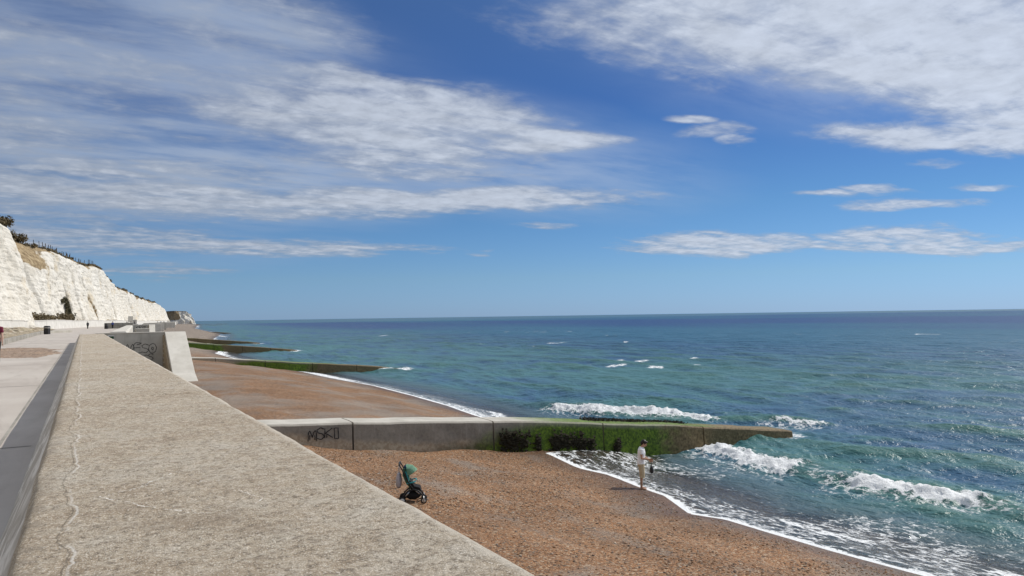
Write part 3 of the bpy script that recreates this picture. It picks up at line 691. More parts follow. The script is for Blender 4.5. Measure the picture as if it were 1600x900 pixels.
# ------------------------------------------------------------------ far sea wall following the bend
farE = empty('far_sea_wall', (4, 70, 0)); tag(farE, 'narrow rounded sea wall bending away beyond the stairway bay', 'sea wall')
def wall_path(pts, w_, z0, z1, name, mat, parent, seg=12., gap=.05, off=(0, 0)):
    pts = [Vector(p) for p in pts]
    for a, b in zip(pts, pts[1:]):
        L = (b - a).length; n = max(1, int(L / seg)); t = (b - a) / L; nn = Vector((t.y, -t.x))
        for i in range(n):
            c = a + t * (L * (i + .5) / n); bm = bmesh.new()
            prism(bm, [(-w_ / 2, z0), (w_ / 2, z0), (w_ / 2, z1 - .15), (w_ / 2 - .2, z1), (-w_ / 2 + .2, z1), (-w_ / 2, z1 - .15)], 'y', -L / n / 2 + gap, L / n / 2 - gap)
            o = finish(name, bm, mat, parent); o.rotation_euler = (0, 0, -math.atan2(t.x, t.y)); o.location = Vector((c.x - off[0], c.y - off[1], 0))
wall_path([(2.6, 73), (11.4, 238)], 1.5, -4.5, .72, 'wall_section', M_pale, farE, 14, .04, (4, 70))
wall_path([(13.2, 247), (27, 420), (54, 700), (92, 950)], 1.6, -4.5, .85, 'wall_section', M_ret, farE, 40, .05, (4, 70))
# buttress blocks and landings that stick out of the far wall
for i, (y_, wd, zt, L) in enumerate([(150, 2.2, .35, 3), (300, 6, .75, 2.5), (318, 5, 1.0, 2.0), (365, 7, .8, 3), (430, 8, .9, 5), (560, 12, .8, 6), (660, 12, .9, 6)]):
    bm = bmesh.new(); boxbm(bm, (xwall(y_) + 1.2 + wd / 2, y_, (zt - 4.6) / 2), (wd, L, zt + 4.6), bev=.08)
    tag(finish('wall_buttress', bm, M_pale if i % 2 else M_conc), 'pale concrete buttress block on the seaward side of the far wall', 'buttress', 'far wall buttresses')
# dark block: shade on the far wall's landward face, put into its colour
bm = bmesh.new(); boxbm(bm, (7.4, 205, .55), (6.0, .5, 1.6), bev=.03); tag(finish('shaded_wall_face', bm, M_concd), 'dark low block coloured as the shaded landward face of the far wall', 'wall')

# ------------------------------------------------------------------ groynes
def groyne(yf, X0, X1, ztop, label, nseg, weed=0, words=False, base=None):
    e = empty('groyne', (0, yf, 0)); tag(e, label, 'groyne', None)
    ed = [X0 + (X1 - X0) * i / nseg for i in range(nseg + 1)] if not isinstance(nseg, list) else nseg
    for a, b in zip(ed, ed[1:]):
        n = max(4, int((b - a) / .35)); xs = np.linspace(a + .035, b - .035, n)
        zt = ztop(xs) + (fbm(xs / 1.5, 0 * xs + yf, 3) - .5) * .08
        gr = beach(xs, 0 * xs + min(yf, yf) - .1) if yf < 30 else np.maximum(beach(xs, 0 * xs + yf - 1.0), SL - .1)
        prof = [(0.0 - .16, -6.6), (0.0 - .04, None), (0, -.06), (.05, 0), (GW - .05, .02), (GW, -.06), (GW + .1, -6.6)]
        rows = [[], []]; V = np.zeros((n, 0, 3)); H = np.zeros((n, 0)); G = np.zeros((n, 0))
        def add(y_, z_):
            nonlocal V, H, G
            jit = (fbm(xs / .8, z_ * 1.3, 6) - .5) * .05
            V = np.concatenate([V, np.stack([xs, y_ + jit * (abs(y_) < .3), z_], -1)[:, None]], 1); H = np.concatenate([H, (zt - z_)[:, None]], 1); G = np.concatenate([G, (z_ - gr)[:, None]], 1)
        zb = np.full(n, -6.8)
        for t in np.linspace(0, 1, 14): add(np.full(n, -.18 * (1 - t)), zb + (zt - .07 - zb) * t)
        add(np.full(n, .06), zt)
        for t in (.3, .6, .85): add(np.full(n, GW * t), zt + .015)
        add(np.full(n, GW - .06), zt); add(np.full(n, GW), zt - .07); add(np.full(n, GW + .15), zb)
        # end caps
        V = np.concatenate([V[:1] * [1, 1, 0] + [0, 0, -6.8], V, V[-1:] * [1, 1, 0] + [0, 0, -6.8]], 0)
        H = np.concatenate([H[:1], H, H[-1:]], 0); G = np.concatenate([G[:1], G, G[-1:]], 0)
        o = gridmesh('concrete_block', V[::-1], M_groyne, e, smooth=False, attrs={'below': H[::-1], 'above': G[::-1]})
    if words:
        graffiti('MSKI', Matrix.Translation((7.35, -.085, -3.02)) @ Matrix.Rotation(math.pi / 2, 4, 'X'), .33, .40, e, .035)
    return e
zt1 = lambda x: np.interp(x, [0, 6.2, 9.06, 15.2, 20.8, 25.4, 33, 36], [-2.0, -2.29, -2.45, -2.87, -3.41, -3.90, -4.78, -5.3])
groyne(29, 1.9, 35, zt1, 'big concrete groyne by the pushchair, half grey half green with algae', [1.9, 3.0, 9.1, 15.2, 20.9, 27.0, 33.4], words=True)
zt2 = lambda x: np.interp(x, [0, 13, 34, 38], [-2.3, -2.75, -4.75, -5.4])
groyne(95, 2.2, 36, zt2, 'long low green groyne crossing the shingle beyond the large one', 6)
groyne(166, 6.5, 40, lambda x: np.interp(x, [6, 16, 38, 42], [-2.2, -2.5, -4.75, -5.3]), 'third groyne with dark green flank and brown tip', 6)
groyne(226, 11, 44, lambda x: np.interp(x, [10, 18, 42, 46], [-2.2, -2.4, -4.7, -5.3]), 'fourth groyne, dark green and mostly behind the others', 6)
groyne(412, 27, 68, lambda x: np.interp(x, [26, 34, 64, 70], [-2.2, -2.6, -4.7, -5.3]), 'farthest thin dark groyne before the rocky foreshore', 6)

# seaweed hanging on the near groyne
def strands(name, n, fx, fz, ln, label, parent, mat, y0=28.86, wdt=.05):
    V, F = [], []
    for i in range(n):
        x = fx(); z = fz(x); L = ln * (.4 + random.random()); w_ = wdt * (.6 + random.random()); lean = (random.random() - .5) * .12
        b = len(V); yb = y0 - .08 - random.random() * .06
        V += [(x - w_ / 2, yb, z), (x + w_ / 2, yb, z), (x + w_ * .6 + lean * .5, yb - .05, z - L * .55), (x - w_ * .6 + lean * .5, yb - .05, z - L * .55), (x + lean, yb - .01, z - L)]
        F += [(b, b + 1, b + 2, b + 3), (b + 3, b + 2, b + 4)]
    o = mesh(name, V, F, mat, parent)
    o['kind'] = 'stuff'; return o
g1 = bpy.data.objects['groyne']
clus = [(15.65, .10), (15.9, .12), (16.2, .15), (16.6, .12), (18.1, .12), (18.4, .15), (18.8, .2), (19.2, .22), (19.6, .12), (20.1, .14), (21.6, .08), (17.3, .07)]
def fx():
    c = random.choice(clus); return c[0] + random.gauss(0, c[1])
wd_ = strands('seaweed', 520, fx, lambda x: (zt1(x) - .62 - .03 * (x - 15) + random.gauss(0, .2) - .2 * random.random()), .17, '', None, M_weed, 28.97, .10)
tag(wd_, 'dark clumps of seaweed hanging on the green groyne face', 'seaweed', kind='stuff')
# weed along the crest
V, F = [], []
for i in range(1600):
    x = 20.5 + random.random() * 6.2; y = 30.15 + random.gauss(0, .18); z = float(zt1(x)) + .02 + .11 * random.random(); r_ = .05 + .07 * random.random(); b = len(V)
    a = random.random() * 6.28
    V += [(x, y, z), (x + r_ * math.cos(a), y + r_ * math.sin(a), z + .04 * random.random()), (x + r_ * math.cos(a + 2), y + r_ * math.sin(a + 2), z - .05)]; F += [(b, b + 1, b + 2)]
tag(mesh('seaweed', V, F, M_weed), 'dark crust of seaweed along the groyne crest', 'seaweed', kind='stuff')

# ------------------------------------------------------------------ cliff
ZC = 22.5
cy = np.concatenate([np.arange(-60, 120, 4.0), np.arange(120, 380, .7), np.arange(380, 1000, 2.2)])
hv = np.concatenate([np.linspace(0, 1, 64)])
CY = cy[:, None] + 0 * hv[None]; T = 0 * cy[:, None] + hv[None]
htop = np.interp(cy, [-60, 190, 230, 300, 352, 480, 700, 900, 960, 1000], [23, 23.5, 23, 23, 22.5, 21.5, 21, 20, 17, 12]) + (fbm(cy / 18, 0 * cy, 2) - .5) * 2.2
hz = T * htop[:, None]
cx = xcliff(CY) + 4.5 * (1 - T) ** 1.15
rib = (fbm(CY / 17, T * .5, 1, 3) - .5) * 4.6 + (fbm(CY / 5.5, T * 1.2, 2, 4) - .5) * 2.4 + (fbm(CY / 2.2, hz / 3.0, 3, 4, .6) - .5) * 1.25 + (fbm(CY / 7, hz / .7, 4, 3) - .5) * .45
# big buttress at the near end and the scar behind it
rib = rib + 3.6 * np.exp(-((CY - 203) / 9) ** 2) * (1 - .35 * T) - 2.2 * np.exp(-((CY - 221) / 6) ** 2) * sst(T, .1, .6)
# leaning fissures
for yb, yt, wd, dp_ in [(234, 226, .7, 1.2), (247, 243, .5, 1.0), (296, 290, .5, 1.0), (340, 330, .6, 1.2), (283, 266, .9, 2.4), (318, 309, .6, 1.2), (388, 374, 1.6, 2.6), (500, 480, 1.8, 2), (575, 565, 2, 2)]:
    yc = yb + (yt - yb) * T; rib = rib - dp_ * np.exp(-((CY - yc) / wd) ** 2) * sst(T, .85, .55)
soil = sst(T + (fbm(CY / 9, T * 3, 30, 3) - .5) * .25, .93, .985) * .8
scar = np.exp(-((CY - 236) / 22) ** 4)
for yb, yt, wd in [(284, 265, .9), (390, 374, 1.4), (319, 309, .4)]:
    soil = np.maximum(soil, np.exp(-((CY - (yb + (yt - yb) * T)) / wd) ** 2) * sst(T, .62, .40) * .9)
soil = np.maximum(soil, scar * sst(T + (fbm(CY / 6, T * 4, 31, 3) - .5) * .22, .60, .78))
cx = cx + rib - scar * 5.0 * sst(T, .7, 1.0) - 1.6 * sst(T, .94, 1.0)
V = np.stack([cx, CY, hz + .3], -1)
tag(gridmesh('cliff', V[::-1], M_cliff, smooth=False, attrs={'up': T[::-1], 'soil': soil[::-1]}), 'long white chalk cliff with brown soil along its top', kind='structure')
# land on top
LT = np.zeros((len(cy), 8, 3))
for j, o_ in enumerate([0, 1.5, 4, 9, 20, 45, 100, 220]):
    LT[:, j, 0] = cx[:, -1] - o_ + .1; LT[:, j, 1] = cy; LT[:, j, 2] = hz[:, -1] + .32 + .05 * min(o_, 9) + (fbm(cy / 6, 0 * cy + j, 5) - .5) * (.2 + .08 * min(o_, 9)) * (j > 0)
tag(gridmesh('cliff_top', LT[::-1], M_turf), 'dry brown turf on the cliff top', kind='structure')
# cliff foot retaining wall
retE = empty('cliff_wall', (-10, 200, 0)); tag(retE, 'pale battered retaining wall along the foot of the chalk cliff', 'retaining wall')
def ret(y0, y1, i):
    a = Vector((xcliff(y0) + 6.2, y0)); b = Vector((xcliff(y1) + 6.2, y1)); L = (b - a).length; t = (b - a) / L
    bm = bmesh.new(); prism(bm, [(-.9, -.2), (.55, -.2), (.25, 2.1), (.34, 2.12), (.34, 2.32), (-.9, 2.32)], 'y', -L / 2 + .03, L / 2 - .03)
    o = finish('wall_panel', bm, M_ret, retE); o.rotation_euler = (0, 0, -math.atan2(t.x, t.y)); c = (a + b) / 2; o.location = (c.x + 10, c.y - 200, .1 * math.sin(i * 1.3) - .05)
yy = 100.0; i = 0
while yy < 900:
    st = 12 if yy < 360 else 40; ret(yy, yy + st, i); yy += st; i += 1
# ledge of soil between wall and cliff
LV = np.zeros((len(cy), 4, 3))
for j, (o_, z_) in enumerate([(-2, 3.0), (2.5, 2.7), (5.2, 2.15), (6.1, 2.05)]):
    LV[:, j, 0] = xcliff(cy) + o_ + (j < 2) * (fbm(cy / 4, 0 * cy + j, 8) - .5) * 2; LV[:, j, 1] = cy; LV[:, j, 2] = z_ + (fbm(cy / 3, 0 * cy, 9 + j) - .5) * .8 * (j < 2)
tag(gridmesh('talus_ledge', LV, M_rub), 'chalk talus lying behind the retaining wall', kind='structure')

# ------------------------------------------------------------------ vegetation
def leaves(name, centers, n, size, mat, parent=None, up=.3):
    C = np.array([c[:3] for c in centers]); S = np.array([c[3:6] for c in centers])
    k_ = rng.integers(0, len(C), n)
    dv_ = rng.normal(size=(n, 3)); dv_ /= np.linalg.norm(dv_, axis=1)[:, None]
    rad = rng.random(n) ** .45
    p = C[k_] + dv_ * rad[:, None] * S[k_]
    u = rng.normal(size=(n, 3)); u /= np.linalg.norm(u, axis=1)[:, None]
    v = np.cross(u, rng.normal(size=(n, 3))); v /= np.linalg.norm(v, axis=1)[:, None]
    s_ = size * (.5 + rng.random(n))[:, None]
    W = np.stack([p - u * s_, p + v * s_ * .5, p + u * s_, p - v * s_ * .5], 1).reshape(-1, 3)
    F = np.arange(n * 4).reshape(n, 4)
    tone = np.repeat(np.clip(rng.random(n) * .6 + .4 * hsh(k_.astype(float), 0 * k_.astype(float), 3), 0, 1), 4)
    return mesh(name, W, F, mat, parent, attrs={'tone': tone})
def bush(y, rx, ry, rz_, n, size, label, mat=M_scrub, group='scrub along the cliff top', back=1.0):
    i = int(np.argmin(abs(cy - y))); b = Vector((cx[i, -1], cy[i], hz[i, -1] + .3))
    e = empty('scrub_bush', b); tag(e, label, 'bush', group)
    cs = []; m_ = 40
    for q in range(m_):
        o = -ry + 2 * ry * (q + random.random()) / m_; r_ = abs(o) / ry; i2 = int(np.argmin(abs(cy - (y + o)))); dome = max(.12, (1 - r_ * r_)) * (.65 + .5 * random.random())
        x_ = cx[i2, -1] - b.x - back + random.gauss(0, rx * .35); z_ = hz[i2, -1] + .3 - b.z
        cs.append((x_, o, z_ + rz_ * dome * .42, rx * .55, max(ry * .10, .7), rz_ * dome * .55 + .12))
    leaves('crown', cs, n, size, mat, e)
    for q in range(2):
        bm = bmesh.new(); c = cs[q * 14 + 12]; chain(bm, [(c[0], c[1], c[2] - rz_ * .6), (c[0] + .1, c[1] + .1, c[2]), (c[0] + .15, c[1] - .1, c[2] + rz_ * .2)], [.09, .06, .02], 5); finish('stem', bm, M_rock, e)
    return e
bush(207, 2.6, 7, 2.3, 7500, .26, 'tall wind-bent scrub bush crowning the nearest chalk buttress', back=.8)
bush(219, 2.4, 8, 2.6, 5200, .26, 'brown scrub bush sloping down behind the nearest buttress', back=.2)
bush(236, 2.4, 10, 2.8, 6200, .26, 'rounded scrub bush above the bare soil scar', back=.2)
bush(244, 2.0, 7, 1.5, 2600, .24, 'low scrub bush beside the pole on the cliff', back=1.2)
for y_ in (258, 275, 292, 309, 326, 343, 372, 410, 450, 500, 560, 620, 680, 740, 800, 860):
    bush(y_, 1.3, 11 if y_ < 350 else 34, .75 if y_ < 350 else 1.2, 1500, .22 if y_ < 350 else .36, 'low dry scrub fringing the brink of the chalk cliff', group='low scrub on the cliff brink', back=.5)
# growth on the face and on the talus
def patch(y, t0, t1, wy, lean, n, label):
    pts = []
    for q in range(26):
        t = t0 + (t1 - t0) * q / 25; yq = y + lean * (t - t0); i = int(np.argmin(abs(cy - yq - random.gauss(0, wy * .4)))); j = int(np.argmin(abs(hv - t)))
        wq = wy * (.4 + .6 * math.sin(math.pi * (.15 + .8 * q / 25)))
        pts.append((cx[i, j] + .25, cy[i], hz[i, j] + .3, .55, wq * .5, .8))
    o = leaves('ivy_patch', pts, n, .22, M_ivy); tag(o, label, 'ivy')
patch(270, .10, .36, 3.4, -9, 3600, 'dark ivy hanging in a gully of the chalk cliff')
patch(281, .06, .22, 1.8, -6, 900, 'small scraggy ivy patch right of the dark gully')
for y_, wy in ((214, 9), (232, 9), (252, 8), (262, 6)):
    pts = [(xcliff(y_ + o) + 3.6 + random.random() * 1.6, y_ + o, 2.3 + random.random() * 1.2, .8, 1.6, .3 + random.random() * 1.0) for o in np.linspace(-wy, wy, 14)]
    o = leaves('scrub_clump', pts, 1700, .22, M_scrub); tag(o, 'brown scrub growing behind the retaining wall at the cliff foot', 'scrub', 'scrub at the cliff foot')

# fence along the brink
M_post = plain('dark_timber', (.06, .045, .035), .8)
fe = empty('cliff_fence', (0, 0, 0)); tag(fe, 'row of dark timber fence posts along the cliff brink', 'fence')
bm = bmesh.new(); boxbm(bm, (0, 0, .75), (.13, .13, 1.9)); pm = finish('post', bm, M_post, fe); first = True; wire = []
for y_ in np.concatenate([np.arange(250, 345, 3.0)]):
    i = int(np.argmin(abs(cy - y_))); o = pm if first else pm.copy()
    if not first: col.objects.link(o); o.parent = fe
    first = False; o.location = (cx[i, -1] - .9, cy[i], hz[i, -1] + .55 + .35 * random.random()); o.rotation_euler = (random.gauss(0, .06), random.gauss(0, .06), random.random()); wire.append(o.location.copy())
for hh_ in (.6, 1.2):
    bm = bmesh.new(); chain(bm, [p + Vector((0, 0, hh_)) for p in wire], .012, 4); finish('wire', bm, M_post, fe)
i = int(np.argmin(abs(cy - 244)))
le = empty('lamp_post', (cx[i, -1] - 2.2, cy[i], hz[i, -1] + .3)); tag(le, 'thin pole with a small head on the cliff top beside the scrub', 'pole')
bm = bmesh.new(); chain(bm, [(0, 0, -.5), (0, 0, 2.5), (0, 0, 4.4)], [.06, .05, .04], 8); finish('pole', bm, M_post, le)
bm = bmesh.new(); boxbm(bm, (.05, 0, 4.48), (.34, .22, .20), bev=.04); finish('head', bm, M_post, le)

# ------------------------------------------------------------------ headland and rocky foreshore
ny_, nh = 90, 26
s_ = np.linspace(0, 1, ny_)[:, None]; t_ = np.linspace(0, 1, nh)[None]
px_ = np.interp(s_, [0, .35, .75, 1], [118, 128, 152, 150]) + 0 * t_; pyy = np.interp(s_, [0, .35, .75, 1], [1395, 1330, 1330, 1420]) + 0 * t_
HZ = t_ * np.interp(s_, [0, .3, .6, .72, 1], [20, 22, 21, 17, 14])
HX = px_ + 6 * (1 - t_) * sst(s_, .3, .8) + (fbm(s_ * 14, t_ * 3, 5) - .5) * 6; HY = pyy - 6 * (1 - t_) + (fbm(s_ * 14, t_ * 3, 6) - .5) * 6
V = np.stack([HX, HY, HZ - 4], -1); cap = V[:, -1:].copy(); cap[..., 0] -= 8; cap[..., 1] += 60
hsoil = np.maximum(sst(s_, .5, .38) * sst(t_, .15, .5), sst(t_, .9, 1.0)) + 0 * HX
V = np.concatenate([V, cap], 1); hs = np.concatenate([hsoil, hsoil[:, -1:]], 1)
tag(gridmesh('headland', V, M_cliff, smooth=False, attrs={'up': hs * 0, 'soil': hs}), 'far chalk headland at the end of the coast', kind='structure')
ux = np.linspace(0, 1, 60)[:, None]; uy = np.linspace(0, 1, 90)[None]
RY = 640 + 1000 * uy + 0 * ux; RX = xshore(RY) - 40 + ux * np.interp(uy, [0, .3, .7, 1], [50, 62, 120, 150])
RZ = SL - .6 + .95 * fbm(RX / 9, RY / 22, 3, 4) * sst(ux, 1.0, .7) + 1.6 * sst(ux, .45, .0)
tag(gridmesh('rock_foreshore', np.stack([RX, RY, RZ], -1), M_rock, smooth=False), 'dark rocky foreshore below the far headland', kind='structure')
#PART3
# ------------------------------------------------------------------ street furniture on the promenade
M_black = plain('black_plastic', (.02, .02, .022), .5)
M_steel = plain('grey_steel', (.30, .31, .32), .4, .1, 30, .5, .6)
def bin_(loc, rz, label):
    e = empty('litter_bin', loc, rz); tag(e, label, 'bin')
    bm = bmesh.new(); boxbm(bm, (0, 0, .43), (.62, .56, .82), bev=.04); finish('body', bm, M_black, e)
    bm = bmesh.new(); boxbm(bm, (0, 0, .88), (.66, .60, .06), bev=.015); finish('rim', bm, plain('bin_rim', (.22, .21, .20)), e)
    bm = bmesh.new(); prism(bm, [(-.33, .93), (.33, .93), (.30, 1.06), (.18, 1.16), (-.18, 1.16), (-.30, 1.06)], 'y', -.28, .28); finish('hood', bm, M_black, e, bev=.02)
    bm = bmesh.new(); boxbm(bm, (0, -.30, .78), (.40, .02, .12)); finish('slot', bm, plain('slot_dark', (.008, .008, .008)), e)
bin_((-4.25, 122, 0), R(-30), 'black square litter bin standing by the low kerb wall')
bin_((4.6, 196, 0), R(-25), 'black litter bin near the walker in blue on the far promenade')
def board(name, loc, rz, w_, h_, z0, mat, label):
    e = empty(name, loc, rz); tag(e, label, 'sign')
    bm = bmesh.new(); boxbm(bm, (0, 0, z0 + h_ / 2), (w_, .08, h_), bev=.02); finish('panel', bm, mat, e)
    for s2 in (-1, 1):
        bm = bmesh.new(); boxbm(bm, (s2 * w_ * .38, .07, z0 / 2 + h_ * .3), (.09, .07, z0 + h_ * .6)); finish('post', bm, M_steel, e)
board('notice_board', (16.0, 330, 0), R(-27), 1.9, 2.3, 1.4, plain('pale_board', (.55, .54, .50)), 'tall pale notice board standing on the far promenade')
board('notice_board', (17.4, 330, .2), R(-27), 1.7, 2.0, .1, plain('grey_board', (.45, .44, .42)), 'short grey board beside the tall notice board')

# ------------------------------------------------------------------ people
M_skin = plain('skin', (.46, .26, .175), .55, .06, 12)
M_skin2 = plain('pale_skin', (.62, .40, .31), .55, .06, 12)
M_hair = plain('dark_hair', (.018, .012, .009), .5, .3, 40)
def person(loc, rz, label, shirt, legs, hair, skin, H=1.7, look=.0, arms=((0, 0), (0, 0)), short=True, vox=.012, sleeve=.5, stride=.0, shoes=None, hairlong=False, sit=False, bare=False):
    """faces local +x; arms: (upper swing, elbow bend) for right (-y) and left (+y)"""
    e = empty('person', loc, rz); tag(e, label, 'person'); k_ = H / 1.72
    S = lambda p: Vector(p) * k_
    dz = -.42 if sit else 0
    pel = (0, 0, .94 + dz); waist = (.01, 0, 1.08 + dz); chest = (.02, 0, 1.28 + dz); sh = (.01, 0, 1.42 + dz); nk = (.025 + look * .05, 0, 1.50 + dz)
    hd = Vector((.045 + .09 * look, 0, 1.615 - .03 * look + dz))
    body = bmesh.new()
    chain(body, [S((0, 0, .86 + dz)), S(pel), S(waist), S(chest), S((.015, 0, 1.38 + dz)), S(sh)], [(.15 * k_, .10 * k_), (.165 * k_, .115 * k_), (.14 * k_, .10 * k_), (.165 * k_, .115 * k_), (.17 * k_, .10 * k_), (.12 * k_, .075 * k_)], 14)
    chain(body, [S((.012, 0, 1.40 + dz)), S(nk), S(hd)], [.062 * k_, .055 * k_, .06 * k_], 10)
    ball(body, S(hd), .108 * k_, 2, (.93, .76, 1.06)); f = Matrix.Rotation(look * .75, 3, 'Y')
    hp = lambda p: S(hd + f @ Vector(p))
    ball(body, hp((.035, 0, -.065)), .062 * k_, 2, (1, .85, .8))           # jaw
    chain(body, [hp((.085, 0, .022)), hp((.118, 0, -.022)), hp((.09, 0, -.03))], [.010 * k_, .016 * k_, .012 * k_], 6)   # nose
    for s2 in (-1, 1):
        ball(body, hp((-.005, s2 * .083, -.005)), .026 * k_, 1, (.8, .5, 1.2))   # ears
        ball(body, hp((.088, s2 * .033, .025)), .016 * k_, 1)                 # brow / eye bulge
    ball(body, hp((.098, 0, -.058)), .020 * k_, 1, (.7, 1.3, .5))            # lips
    arm_pts = []
    for s2, (sw, el_) in zip((-1, 1), arms):
        a0 = Vector((.01, s2 * .195, 1.395 + dz)); d1 = Matrix.Rotation(-sw, 3, 'Y') @ Vector((0, s2 * .10, -1)).normalized()
        el = a0 + d1 * .29; d2 = Matrix.Rotation(-(sw + el_), 3, 'Y') @ Vector((0, s2 * -.06 if el_ > .5 else s2 * .04, -1)).normalized(); wr = el + d2 * .25
        arm_pts.append((a0, el, wr, d2, s2))
        chain(body, [S((.01, s2 * .12, 1.40 + dz)), S(a0), S(a0 + d1 * .14), S(el), S(el + d2 * .08), S(wr)], [.05 * k_, .052 * k_, .047 * k_, .038 * k_, .040 * k_, .026 * k_], 10)
        sd_ = d2.cross(Vector((0, 1, 0))); sd_ = sd_.normalized() if sd_.length > .1 else Vector((1, 0, 0))
        pm_ = wr + d2 * .085
        chain(body, [S(wr), S(wr + d2 * .04), S(pm_)], [(.028 * k_, .018 * k_), (.040 * k_, .017 * k_), (.040 * k_, .015 * k_)], 8, side=sd_)
        curl = d2.cross(sd_) * (-s2)
        for fi, (o_, L) in enumerate([(-.030, .065), (-.010, .078), (.010, .072), (.029, .056)]):
            b0 = pm_ - d2 * .01 + sd_ * o_
            chain(body, [S(b0), S(b0 + d2 * L * .55 + curl * .008), S(b0 + d2 * L * .95 + curl * .03)], [.0095 * k_, .009 * k_, .0075 * k_], 6)
        t0 = wr + d2 * .03 - sd_ * .03
        chain(body, [S(t0), S(t0 - sd_ * .022 + d2 * .03 + curl * .01), S(t0 - sd_ * .026 + d2 * .062 + curl * .02)], [.012 * k_, .011 * k_, .008 * k_], 6)
    lg = []
    for s2 in (-1, 1):
        st = stride * s2
        hip = Vector((0, s2 * .092, .90 + dz))
        if sit: kn = Vector((.42, s2 * .10, .50)); an = Vector((.45, s2 * .10, .09))
        else: kn = Vector((.03 + st * .45, s2 * .088, .50)); an = Vector((-.005 + st * .85 - (.05 if st < 0 else 0), s2 * .085, .085 + (.05 if st < 0 else 0)))
        lg.append((hip, kn, an, s2))
        chain(body, [S(hip), S(hip.lerp(kn, .4)), S(kn), S(kn.lerp(an, .3) - Vector((.018, 0, 0))), S(an)], [.088 * k_, .078 * k_, .054 * k_, .055 * k_, .034 * k_], 10)
        if not shoes:
            chain(body, [S(an + Vector((-.045, 0, -.05))), S(an + Vector((.03, 0, -.045))), S(an + Vector((.12, s2 * .01, -.062))), S(an + Vector((.185, s2 * .012, -.07)))], [(.032 * k_, .030 * k_), (.038 * k_, .036 * k_), (.045 * k_, .022 * k_), (.034 * k_, .012 * k_)], 8)
            chain(body, [S(an), S(an + Vector((0, 0, -.05)))], [.034 * k_, .034 * k_], 8)
    remeshed('body', body, vox, skin, e, 2)
    # shirt
    b = bmesh.new()
    chain(b, [S((0, 0, .88 + dz)), S((0, 0, .98 + dz)), S(waist), S(chest), S((.015, 0, 1.39 + dz)), S((.018, 0, 1.445 + dz)), S((.02, 0, 1.475 + dz))], [(.188 * k_, .148 * k_), (.185 * k_, .142 * k_), (.172 * k_, .130 * k_), (.188 * k_, .138 * k_), (.185 * k_, .118 * k_), (.12 * k_, .088 * k_), (.072 * k_, .07 * k_)], 18)
    for (a0, el, wr, d2, s2) in arm_pts:
        end = a0.lerp(el, sleeve) if sleeve <= 1 else el.lerp(wr, sleeve - 1)
        pts = [S((.01, s2 * .11, 1.40 + dz)), S(a0)] + ([S(el)] if sleeve > 1 else []) + [S(end)]
        chain(b, pts, [.066 * k_, .070 * k_] + ([.056 * k_] if sleeve > 1 else []) + [(.070 if sleeve <= 1 else .042) * k_], 12)
    remeshed('shirt', b, vox, shirt, e, 3)
    # trousers
    b = bmesh.new()
    chain(b, [S((0, 0, .80 + dz)), S((0, 0, .90 + dz)), S((.005, 0, 1.02 + dz))], [(.165 * k_, .125 * k_), (.178 * k_, .132 * k_), (.165 * k_, .122 * k_)], 16)
    for (hip, kn, an, s2) in lg:
        if short:
            en = kn.lerp(an, .22); chain(b, [S(hip), S(hip.lerp(kn, .5)), S(kn), S(en)], [.108 * k_, .102 * k_, .092 * k_, .090 * k_], 12)
            chain(b, [S(kn.lerp(an, .14)), S(en)], [.098 * k_, .098 * k_], 12)
        else:
            chain(b, [S(hip), S(hip.lerp(kn, .5)), S(kn), S(kn.lerp(an, .92))], [.108 * k_, .10 * k_, .078 * k_, .066 * k_], 12)
    remeshed('shorts' if short else 'trousers', b, vox, legs, e, 3)
    b = bmesh.new()
    ball(b, hp((-.022, 0, .028)), .112 * k_, 2, (.92, .84, 1.0)); ball(b, hp((.045, 0, .085)), .06 * k_, 2, (1, 1.15, .6)); ball(b, hp((-.07, 0, -.03)), .07 * k_, 2, (.7, 1.05, 1.15))
    if hairlong: chain(b, [hp((-.06, 0, 0)), hp((-.09, 0, -.14)), hp((-.08, 0, -.25))], [.08 * k_, .075 * k_, .04 * k_], 10)
    ho = remeshed('hair', b, vox, hair, e, 1)
    if shoes:
        for (hip, kn, an, s2) in lg:
            b = bmesh.new(); chain(b, [S(an + Vector((-.06, 0, -.04))), S(an + Vector((.03, 0, -.035))), S(an + Vector((.13, 0, -.055))), S(an + Vector((.20, 0, -.062)))], [(.036 * k_, .045 * k_), (.046 * k_, .05 * k_), (.05 * k_, .032 * k_), (.036 * k_, .022 * k_)], 10)
            chain(b, [S(an + Vector((0, 0, .03))), S(an + Vector((0, 0, -.05)))], [.045 * k_, .05 * k_], 8); finish('shoe', b, shoes, e, True)
    return e, arm_pts, k_
M_white = plain('white_cotton', (.86, .86, .87), .85, .03, 10)
M_khaki = plain('khaki_cotton', (.52, .42, .27), .85, .08, 10)
bp = (17.45, 21.95)
zb = float(beach(np.array([bp[0]]), np.array([bp[1]]))[0])
hd_ = math.atan2(-.62, .80)
pe, ap, kk = person((bp[0], bp[1], zb + .0), hd_, 'barefoot person in white t-shirt and khaki shorts standing at the water edge looking down', M_white, M_khaki, M_hair, M_skin, 1.74, look=.75, arms=((.05, 1.42), (.25, .75)), vox=.0085)
